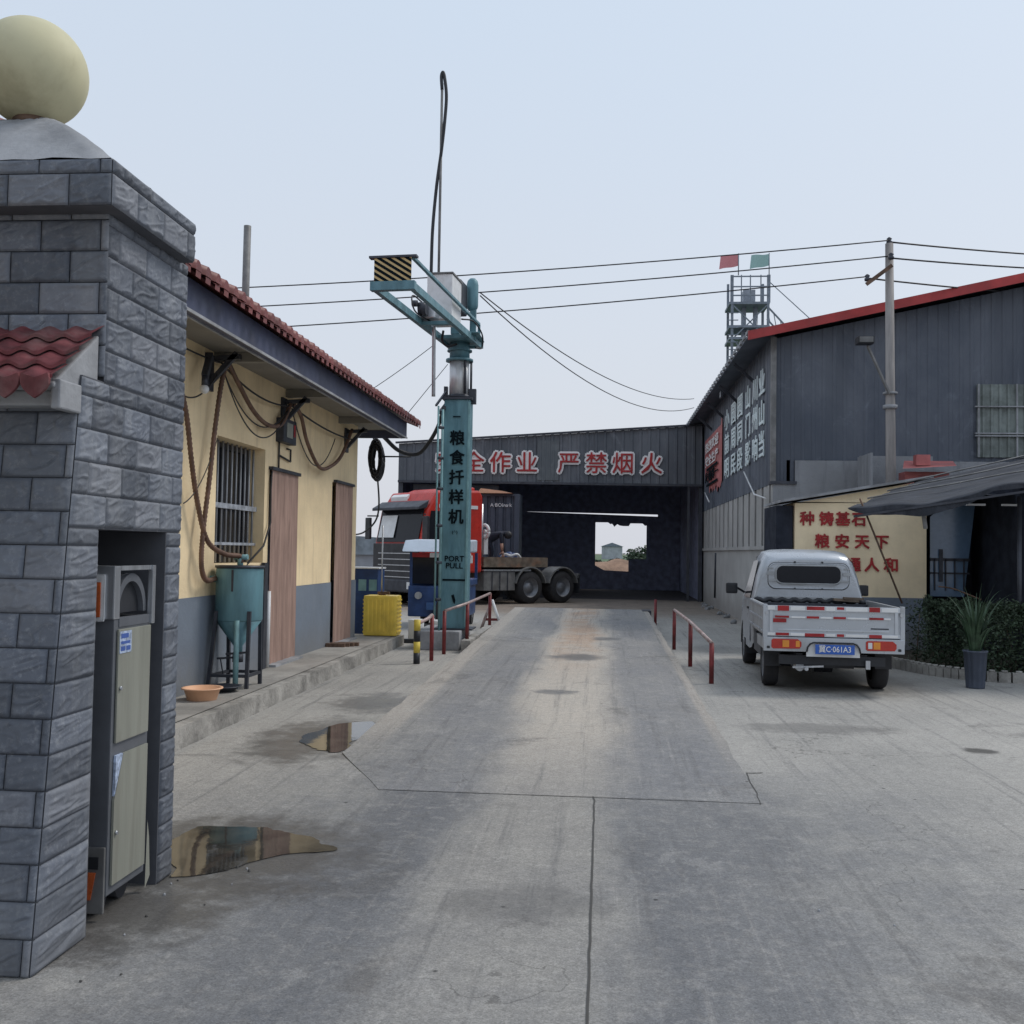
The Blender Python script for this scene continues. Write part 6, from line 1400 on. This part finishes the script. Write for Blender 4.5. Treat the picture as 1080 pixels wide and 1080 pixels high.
mb = MB(); mb.box(.1, 3.6, -.40, -.33, .36, .46); mb.box(.1, 3.6, .33, .40, .36, .46); mb.box(.08, .14, -.6, .6, .33, .44); mb.cyl((.72, -.6, .28), (.72, .6, .28), .035, n=12); mb.cyl((.72, -.1, .28), (.72, .12, .28), .10, n=16); mb.box(.25, .5, -.28, .3, .28, .42); mb.box(.9, 3.6, -.5, .5, .26, .36)
mb.build('chassis', m_blackplastic, PK)
mb = MB(); mb.cyl((.1, .36, .30), (.9, .36, .30), .05, n=12); mb.cyl((-.02, .3, .29), (.15, .3, .29), .022, n=10); mb.beam((.05, .1, .32), (.05, .45, .30), .03, .02); mb.box(.02, .06, -.42, -.37, .30, .40); mb.build('exhaust', m_steel, PK)
def wheel(x_, y_, r_=.285, w_=.17):
    s_ = 1 if y_ > 0 else -1; wv = MB(); n = 32; rings = []
    for (rr, d_) in ((.18, 0), (r_*.93, 0), (r_, .03), (r_, w_-.03), (r_*.93, w_), (.18, w_)):
        rings.append([wv.bm.verts.new((x_+rr*math.cos(2*math.pi*i/n), y_-s_*d_+s_*w_/2, r_+rr*math.sin(2*math.pi*i/n))) for i in range(n)])
    for a, b in zip(rings, rings[1:]):
        for i in range(n): wv.bm.faces.new((a[i], a[(i+1) % n], b[(i+1) % n], b[i])).smooth = True
    wv = wv.build('wheel', m_tyre, PK)
    mb = MB(); rings = []
    for (rr, d_) in ((.185, .005), (.165, .03), (.10, .02), (.05, .0), (.003, .0)):
        rings.append([mb.bm.verts.new((x_+rr*math.cos(2*math.pi*i/n), y_-s_*d_+s_*w_/2, r_+rr*math.sin(2*math.pi*i/n))) for i in range(n)])
    for a, b in zip(rings, rings[1:]):
        for i in range(n): mb.bm.faces.new((a[i], a[(i+1) % n], b[(i+1) % n], b[i])).smooth = True
    mb.build('rim', m_rim, wv)
for (x_, y_) in ((.74, .64), (.74, -.64), (3.3, .66), (3.3, -.66)): wheel(x_, y_)
for s_ in (-1, 1):
    ya, yb = sorted((s_*.55, s_*.74)); MB().box(.40, .412, ya, yb, .27, .52).build('mud_flap', m_blackplastic, PK)
    ya, yb = sorted((s_*.55, s_*.74)); MB().box(2.95, 2.962, ya, yb, .18, .45).build('mud_flap', m_blackplastic, PK)
    mb = MB(); n = 12; O = [(3.3+.36*math.cos(math.pi*i/n), .28+.36*math.sin(math.pi*i/n)) for i in range(n+1)]; I = [(3.3+.32*math.cos(math.pi*i/n), .28+.32*math.sin(math.pi*i/n)) for i in range(n+1)]
    ya, yb = sorted((s_*.60, s_*.752)); mb.prism(O+I[::-1], 'y', ya, yb); mb.build('wheel_arch', m_blackplastic, PK)
# load: rolled black sheet against the cab and a board
mb = MB(); pts = [(1.86, .72-i*.036, 1.0+.016*math.sin(i*1.4)) for i in range(41)]; mb.tube(pts, .032, 8)
lo_ = tag(mb.build('rolled_sheet', m_blackplastic), 'black rolled sheet lying across the pickup bed behind the cab', 'rolled sheet')
lo_.location = PK.location; lo_.rotation_euler = PK.rotation_euler
mb = MB(); mb.beam((1.78, -.30, 1.03), (1.80, -.62, 1.01), .10, .03); mb.beam((1.74, -.42, 1.05), (1.80, -.68, 1.04), .05, .03)
lo_ = tag(mb.build('wood_offcut', m_wood), 'brown wooden offcut lying in the right corner of the pickup bed', 'wood')
lo_.location = PK.location; lo_.rotation_euler = PK.rotation_euler
mb = MB(); mb.box(1.7, 1.93, -.72, .72, .66, .97); mb.build('bed_headboard', m_darkmetal, PK)
mb = MB(); ro_ = rrect(0, 1.365, 1.075, .375, .105); ri_ = rrect(0, 1.365, 1.06, .36, .10); ringmesh(mb, ro_, ri_, 1.9785, 1.9775); mb.build('shadow_seam', m_blackplastic, cabp)
for o_ in list(PK.children):
    if o_.name.split('.')[0] in ('tailgate', 'side_panel', 'corner_post', 'latch', 'rear_panel', 'number_plate', 'tail_light', 'bed_floor', 'plate_recess'): o_.location.z += .033
cabp.scale.z = .972
